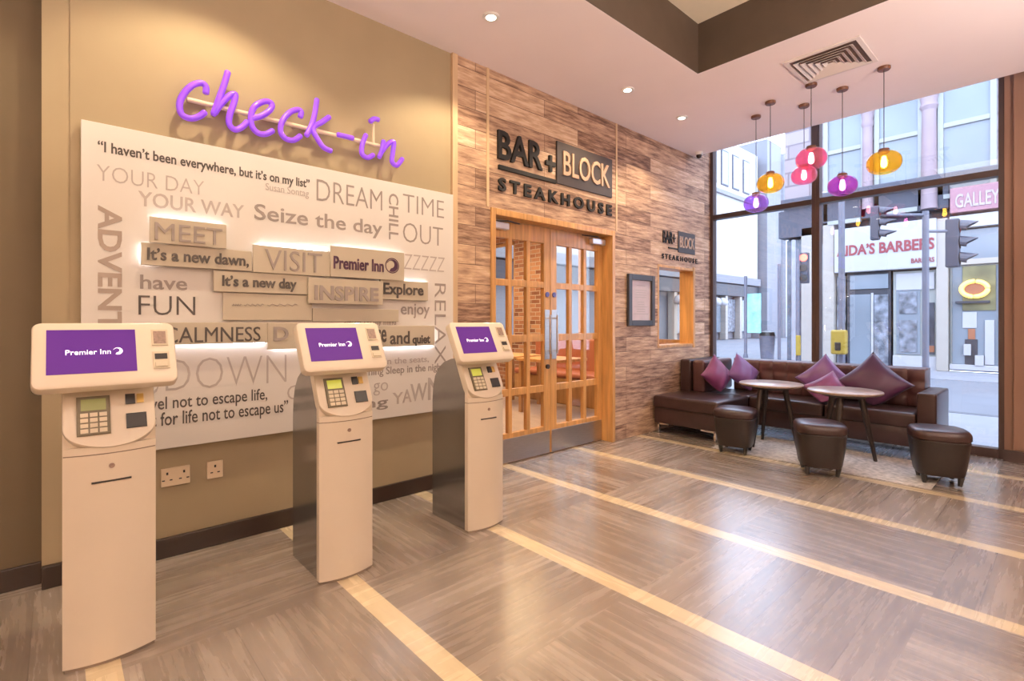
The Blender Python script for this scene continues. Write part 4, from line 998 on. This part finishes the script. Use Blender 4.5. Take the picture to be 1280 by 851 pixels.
# ---- corner building with the barber shop (facade plane Y = 17)
FY = 17.0
def fxz(u0, v0, u1, v1, Y=FY):
    x0, z1 = wy(u0, v0, Y); x1, _ = wy(u1, v0, Y); um = (u0 + u1) / 2
    z1 = wy(um, v0, Y)[1]; z0 = wy(um, v1, Y)[1]
    return x0, x1, z0, z1
CB = thing('corner_building', 'pink stone corner building with shops, across the street from the window', 'building', (-1.5, FY, 0))
def cput(o, par=None):
    if par is None: return put(o, CB)
    o.parent = par; return o
xL = wy(981, 300, FY)[0]
cput(MB().box(xL, 6.0, FY, FY + 8, 4.9, 10.2).build('upper_wall', 'stone'))
cput(MB().box(xL, 6.0, FY + 0.35, FY + 8, GZ, 4.9).build('shop_wall', 'out_grey'))
def opening(u0, u1, vt, vb):
    x0, x1, z0, z1 = fxz(u0, vt, u1, vb)
    z1 = max(z1, 8.4)
    f = MB(); t = 0.12
    f.box(x0 - t, x0, FY - 0.10, FY, z0, z1, 0.01); f.box(x1, x1 + t, FY - 0.10, FY, z0, z1, 0.01); f.box(x0, x1, FY - 0.10, FY, z1 - 0.1, z1, 0.01); f.box(x0, x1, FY - 0.14, FY, z0 - 0.12, z0, 0.01)
    zm = wy((u0 + u1) / 2, {1036: 188, 1100: 172, 1180: 152}[u0], FY)[1]
    f.box(x0, x1, FY - 0.09, FY, zm - 0.06, zm + 0.06, 0.01)
    w = cput(f.build('window', 'sash'))
    cput(MB().box(x0, x1, FY - 0.03, FY - 0.005, z0, z1 - 0.1).build('pane', 'pane'), w)
opening(1036, 1077, 145, 275); opening(1100, 1148, 125, 262); opening(1180, 1238, 105, 240)
for u0, u1, vc in ((1079, 1093, 152), (1152, 1173, 130)):
    x0, x1, z0, z1 = fxz(u0, vc, u1, 262); xc, r = (x0 + x1) / 2, (x1 - x0) / 2
    cl_ = cput(MB().lathe([(r * 1.05, z0), (r, z0 + 0.15), (r * 0.88, z1 - 0.25), (r * 0.88, z1 - 0.2)], 20, (xc, FY - 0.12, 0)).build('column', 'stone_plain', None, 'auto'))
    cput(MB().lathe([(r * 0.9, z1 - 0.2), (r * 1.15, z1 - 0.1), (r * 0.95, z1), (r * 1.3, z1 + 0.28), (r * 1.35, z1 + 0.42)], 20, (xc, FY - 0.12, 0)).build('capital', 'stone_plain', None, 'auto'), cl_)
    cput(MB().box(xc - r * 1.5, xc + r * 1.5, FY - 0.4, FY, z1 + 0.42, 9.6, 0.02).build('pier', 'stone_plain'))
# cornice above the shops
x0, x1, z0, z1 = fxz(1030, 262, 1186, 300)
cput(MB().box(xL, 6.0, FY - 0.35, FY + 0.3, 4.78, 5.0, 0.03).build('cornice', 'out_grey'))
cput(MB().box(xL, wy(1187, 250, FY)[0], FY - 0.10, FY + 0.3, 4.15, 4.78, 0.02).build('fascia_band', 'out_grey'))
# pilasters
for u0, u1 in ((1003, 1019), (1030, 1044), (1171, 1186)):
    x0, x1, z0, z1 = fxz(u0, 330, u1, 462)
    cput(MB().box(x0, x1, FY - 0.12, FY + 0.3, GZ, 3.9 if u0 > 1100 else 4.1, 0.02).build('pilaster', 'out_cream'))
# barber shop front
x0, x1, z0, z1 = fxz(1045, 292, 1172, 338)
sg = cput(MB().box(x0, x1, FY - 0.18, FY + 0.3, z0, z1 + 0.25, 0.02).build('barber_sign', 'out_white'))
fs_ = frame((0, FY - 0.185, 0), (1, 0, 0), (0, 0, 1))
def ftext(s, u0, u1, vt, vb, m, par, bold=0.02, depth=0.01, fr=fs_, Y=FY - 0.185):
    a0, zt = wy(u0, vt, Y); a1, _ = wy(u1, vt, Y); um = (u0 + u1) / 2
    zt = wy(um, vt, Y)[1]; zb = wy(um, vb, Y)[1]
    return cput(lettering(s, fr, (a0, a1, zb, zt), m, 'sign_lettering', None, bold, depth), par)
ftext('AIDA\u2019S BARBERS', 1046, 1168, 302, 316, 'out_red', sg, 0.03)
ftext('BARBERS', 1139, 1168, 322, 328, 'out_red', sg, 0.02)
def shop_box(name, m, u0, v0, u1, v1, y0=-0.05, y1=0.34, par=None):
    x0, x1, z0, z1 = fxz(u0, v0, u1, v1); return cput(MB().box(x0, x1, FY + y0, FY + y1, z0, z1, 0.008).build(name, m), par)
shop_box('stall_riser', 'out_white', 1116, 445, 1171, 463, -0.02)
w = shop_box('shop_window', 'sash', 1116, 338, 1171, 446, 0.05)
shop_box('blind', 'out_white', 1120, 341, 1168, 362, 0.00, 0.05, w); shop_box('pane', 'pane', 1120, 362, 1150, 443, 0.02, 0.06, w); shop_box('pane', 'pane_dark', 1153, 378, 1168, 443, 0.02, 0.06, w)
shop_box('poster', 'mixed', 1124, 365, 1146, 392, 0.0, 0.03, w); shop_box('poster', 'mixed', 1124, 400, 1146, 440, 0.0, 0.03, w); shop_box('orange_card', 'orange', 1156, 432, 1168, 440, 0.0, 0.03, w)
d = shop_box('shop_door', 'out_dark', 1058, 340, 1113, 462, 0.06)
shop_box('transom_pane', 'pane', 1062, 343, 1110, 361, 0.02, 0.08, d); shop_box('pane', 'pane', 1062, 368, 1088, 458, 0.02, 0.08, d); shop_box('pane', 'mixed', 1092, 368, 1110, 458, 0.02, 0.08, d); shop_box('side_frame', 'out_white', 1088.5, 366, 1091.5, 460, 0.0, 0.08, d)
shop_box('side_pane', 'mixed', 1045, 345, 1056, 462, 0.06)
# takeaway on the right
x0, x1, z0, z1 = fxz(1189, 232, 1262, 264)
s3 = cput(MB().box(x0, x1, FY - 0.22, FY + 0.3, z0, z1, 0.02).build('pink_sign', 'out_pink'))
ftext('GALLEY', 1194, 1250, 239, 257, 'out_pale_pink', s3, 0.02, 0.01, frame((0, FY - 0.225, 0), (1, 0, 0), (0, 0, 1)), FY - 0.225)
shop_box('canopy', 'out_white', 1188, 266, 1290, 282, -0.15); shop_box('upper_panel', 'pane', 1188, 284, 1290, 322, 0.0); shop_box('rail', 'out_cream', 1186, 322, 1290, 329, -0.06)
w = shop_box('takeaway_window', 'sash', 1187, 329, 1252, 460, 0.05)
shop_box('pane', 'pane', 1190, 332, 1249, 456, 0.02, 0.06, w); shop_box('display', 'olive', 1203, 332, 1245, 388, -0.01, 0.03, w)
shop_box('card', 'out_white', 1203, 390, 1221, 410, -0.01, 0.03, w); shop_box('card', 'orange', 1210, 411, 1219, 424, -0.01, 0.03, w); shop_box('display', 'out_dark', 1206, 424, 1222, 456, 0.0, 0.03, w); shop_box('white_drape', 'out_white', 1231, 400, 1243, 456, -0.02, 0.03, w)
shop_box('white_sack', 'out_white', 1205, 430, 1214, 444, -0.08, 0.0, w); shop_box('white_sack', 'out_white', 1219, 444, 1230, 457, -0.08, 0.0, w)
xa, za = wy(1218, 361, FY - 0.12); rx = (wy(1234, 361, FY - 0.12)[0] - wy(1201, 361, FY - 0.12)[0]) / 2
ob = MB(); pts = [(xa + rx * math.cos(2 * PI * k / 40), FY - 0.12, za + rx * 0.78 * math.sin(2 * PI * k / 40)) for k in range(41)]
ob.tube(pts, 0.05, 8); cput(ob.build('neon_ring', 'neon_yellow', None, True))
op = MB(); op.prism([(xa + rx * 0.85 * math.cos(2 * PI * k / 30), za + rx * 0.6 * math.sin(2 * PI * k / 30)) for k in range(30)], lambda a, b, s: Vector((a, FY - 0.10 if s == 0 else FY - 0.06, b)))
cput(op.build('ring_panel', 'orange'))
shop_box('shelf', 'out_dark', 1195, 376, 1238, 379, -0.12, 0.0, w)
shop_box('right_pilaster', 'out_white', 1252, 329, 1258, 462, -0.08)
shop_box('stall_riser', 'out_white', 1187, 457, 1290, 464, -0.05)
# dark corner shop left of the barber
shop_box('corner_fascia', 'out_grey', 975, 262, 1030, 296, -0.12); shop_box('corner_pane', 'pane_dark', 983, 300, 1003, 452, 0.05); shop_box('corner_pane', 'pane', 1020, 305, 1030, 455, 0.05)

# ---- terrace down the side street (facade plane X = -16.7)
LX = -16.7
def lput(par):
    def f(o, p=None):
        if p is None: return put(o, par)
        o.parent = p; return o
    return f
LA = thing('cream_building', 'long cream rendered building with a row of upper windows down the side street', 'building', (LX, 26, 0)); la = lput(LA)
yA = wx(947, 300, LX)[0]
la(MB().box(LX - 9, LX, 8, yA, 4.55, 14.2).build('upper_wall', 'render'))
la(MB().box(LX - 9, LX - 0.5, 8, yA, GZ, 4.55).build('shop_wall', 'render_grey'))
la(MB().box(LX - 0.3, LX + 0.25, 8, yA, 4.0, 4.55, 0.03).build('cornice', 'render_grey'))
la(MB().box(LX - 0.3, LX + 0.1, 8, yA, 3.1, 3.95, 0.03).build('fascia_band', 'out_dark'))
for k in range(9):
    y = 26 + k * 1.75
    if y + 1.2 > yA: break
    w = la(MB().box(LX - 0.05, LX + 0.06, y, y + 1.1, 10.9, 13.4, 0.02).build('window', 'out_grey'))
    la(MB().box(LX + 0.061, LX + 0.07, y + 0.1, y + 1.0, 11.0, 13.3).build('pane', 'pane'), w)
la(MB().box(LX, LX + 0.2, 8, yA, 10.2, 10.5, 0.03).build('string_course', 'render_grey'))
for k in range(5):
    y = 28.5 + k * 2.3
    la(MB().box(LX - 0.4, LX + 0.05, y, y + 0.35, GZ, 3.1, 0.02).build('pilaster', 'out_cream'))
    la(MB().box(LX - 0.5, LX - 0.3, y + 0.35, y + 2.3, 0.5, 2.9, 0.02).build('shop_window', 'mixed' if k % 2 else 'pane'))
for k in range(7):
    y = 28.6 + k * 0.95
    la(MB().lathe([(0.001, 2.35), (0.30, 2.38), (0.36, 2.6), (0.22, 2.85), (0.001, 2.92)], 12, (LX + 0.35, y, 0)).build('awning_globe', 'out_white', None, True))
LB = thing('grey_building', 'tall grey building with dark windows beyond the cream one', 'building', (LX, yA + 8, 0)); lb = lput(LB)
lb(MB().box(LX - 9, LX + 0.6, yA + 0.3, yA + 3.2, GZ, 15.5).build('pale_wall', 'render_grey'))
lb(MB().box(LX - 9, LX + 0.2, yA + 3.2, yA + 24, GZ, 15).build('wall', 'out_grey'))
for k in range(3):
    for r in range(4):
        y = yA + 4.2 + k * 2.6; z = 3.0 + r * 3.0
        lb(MB().box(LX + 0.2, LX + 0.3, y, y + 1.5, z, z + 2.0, 0.02).build('window', 'out_dark'))
for k in range(2): lb(MB().box(LX + 0.2, LX + 0.9, yA + 3.3 + k * 5, yA + 3.8 + k * 5, GZ, 15, 0.02).build('pilaster', 'post_white'))
LC = thing('distant_building', 'pale building closing the far end of the side street', 'building', (-12, 88, 0)); lc = lput(LC)
lc(MB().box(-24, 2, 86, 92, GZ, 17).build('wall', 'render'))
for k in range(7):
    for r in range(4): lc(MB().box(-22 + k * 3.2, -20.6 + k * 3.2, 85.9, 86, 2 + r * 3.6, 4.2 + r * 3.6).build('window', 'out_grey'))

# ---- street furniture
def at_Z(u, Z):
    l = (u - 640) / FPX * Z; return -S * Z + C * l, C * Z + S * l
def zv(v, Z): return EYE + (V0 - v) / FPX * Z
def signal(label, Z, pole_u, vtop, heads, arm=None, face=PI, visor=True, name='traffic_light'):
    x, y = at_Z(pole_u, Z)
    t = thing(name, label, 'traffic light', (x, y, GZ))
    top = zv(vtop, Z) - GZ
    MB().cyl((0, 0, 0), (0, 0, top), 0.05, n=14).build('pole', 'post', t, 'auto')
    d = Vector((math.cos(face), math.sin(face), 0)); s_ = d.cross(Vector((0, 0, 1)))
    for u, v0, v1, lit in heads:
        hx, hy = at_Z(u, Z); hx -= x; hy -= y; z0, z1 = zv(v1, Z) - GZ, zv(v0, Z) - GZ
        h = (z1 - z0); w = h * 0.22
        hd = MB().box(hx - w / 2, hx + w / 2, hy - w / 2, hy + w / 2, z0, z1, 0.02).build('signal_head', 'signal', t)
        MB().cyl((0, 0, z0 + h * 0.75), (hx, hy, z0 + h * 0.75), 0.025, n=8).build('bracket', 'post', t, 'auto')
        for k in range(3):
            c = Vector((hx, hy, z1 - h * (k + 0.5) / 3)) + d * (w / 2 + 0.002)
            r = h / 3 * 0.36
            MB().cyl(c, c + d * 0.012, r, n=18).build('lens', 'red_lamp' if lit == k else ('black' if k else 'out_red'), hd, 'auto')
            if visor:
                mb = MB(); A = []; B = []; A2 = []; B2 = []
                for q in range(11):
                    a = math.radians(-20 + 220 * q / 10)
                    off = s_ * math.cos(a) + Vector((0, 0, 1)) * math.sin(a)
                    ln = 0.24 * (0.35 + 0.65 * max(0, math.sin(a))); dn = Vector((0, 0, ln * 0.25))
                    A.append(mb.bm.verts.new(c + off * r * 1.1)); B.append(mb.bm.verts.new(c + off * r * 1.15 + d * ln - dn))
                    A2.append(mb.bm.verts.new(c + off * r * 1.2)); B2.append(mb.bm.verts.new(c + off * r * 1.25 + d * ln - dn))
                for q in range(10):
                    mb.bm.faces.new((A[q], A[q + 1], B[q + 1], B[q])); mb.bm.faces.new((A2[q], A2[q + 1], B2[q + 1], B2[q])); mb.bm.faces.new((B[q], B[q + 1], B2[q + 1], B2[q]))
                mb.build('visor', 'signal', hd)
    return t
signal('tall black traffic light mast with two hooded heads before the barber shop', 9.0, 1157, 264, ((1191, 274, 334, None), (1094, 258, 300, None)), None, math.radians(5))
tl = signal('low black traffic light showing red beside the white post', 14.0, 997, 312, ((1006, 316, 354, 0),), None, math.radians(-90), False)
MB().box(-0.12, 0.10, -0.14, -0.045, zv(443, 14.0), zv(418, 14.0), 0.02).build('crossing_box', 'yellow', tl)
def post(name, label, cat, u, Z, vtop, r, m):
    x, y = at_Z(u, Z); t = thing(name, label, cat, (x, y, GZ))
    MB().cyl((0, 0, 0), (0, 0, zv(vtop, Z) - GZ), r, n=14).build('shaft', m, t, 'auto')
    MB().lathe([(r * 1.6, 0), (r * 1.6, 0.12), (r * 1.05, 0.22)], 14).build('base', m, t, 'auto')
    return t, x, y
t, x, y = post('lamp_post', 'thick grey street post with a yellow crossing box near the barber sign', 'post', 1052, 10.0, 215, 0.055, 'post')
MB().box(-0.13, 0.13, -0.24, -0.07, zv(441, 10.0), zv(411, 10.0), 0.03).build('crossing_box', 'yellow', t)
MB().box(-0.05, 0.05, -0.26, -0.24, zv(436, 10.0), zv(426, 10.0), 0.01).build('push_button', 'black', t)
post('street_post', 'slim white street post left of the window mullion', 'post', 992, 12.0, 300, 0.045, 'post_white')
post('street_post', 'thin grey street post left of the white one', 'post', 974, 13.0, 330, 0.04, 'post')
t, x, y = post('street_post', 'slim grey street post with a small colourful banner before the cream building', 'post', 932, 17.0, 345, 0.05, 'post')
MB().box(0.06, 0.50, -0.02, 0.02, 0.9, 2.2, 0.004).build('banner', mat('teal_banner', (0.25, 0.55, 0.52), 0.6, var=0.4, scale=3), t)
x, y = at_Z(1040, 10.4); 
lb_ = thing('litter_bin', 'small dark litter bin on the pavement by the side road', 'bin', (*at_Z(959, 17.0), GZ))
MB().lathe([(0.20, 0), (0.24, 0.75), (0.25, 0.80)], 16).build('body', 'post', lb_, 'auto'); MB().lathe([(0.25, 0.80), (0.22, 0.92), (0.02, 0.98)], 16).build('lid', 'black', lb_, 'auto')
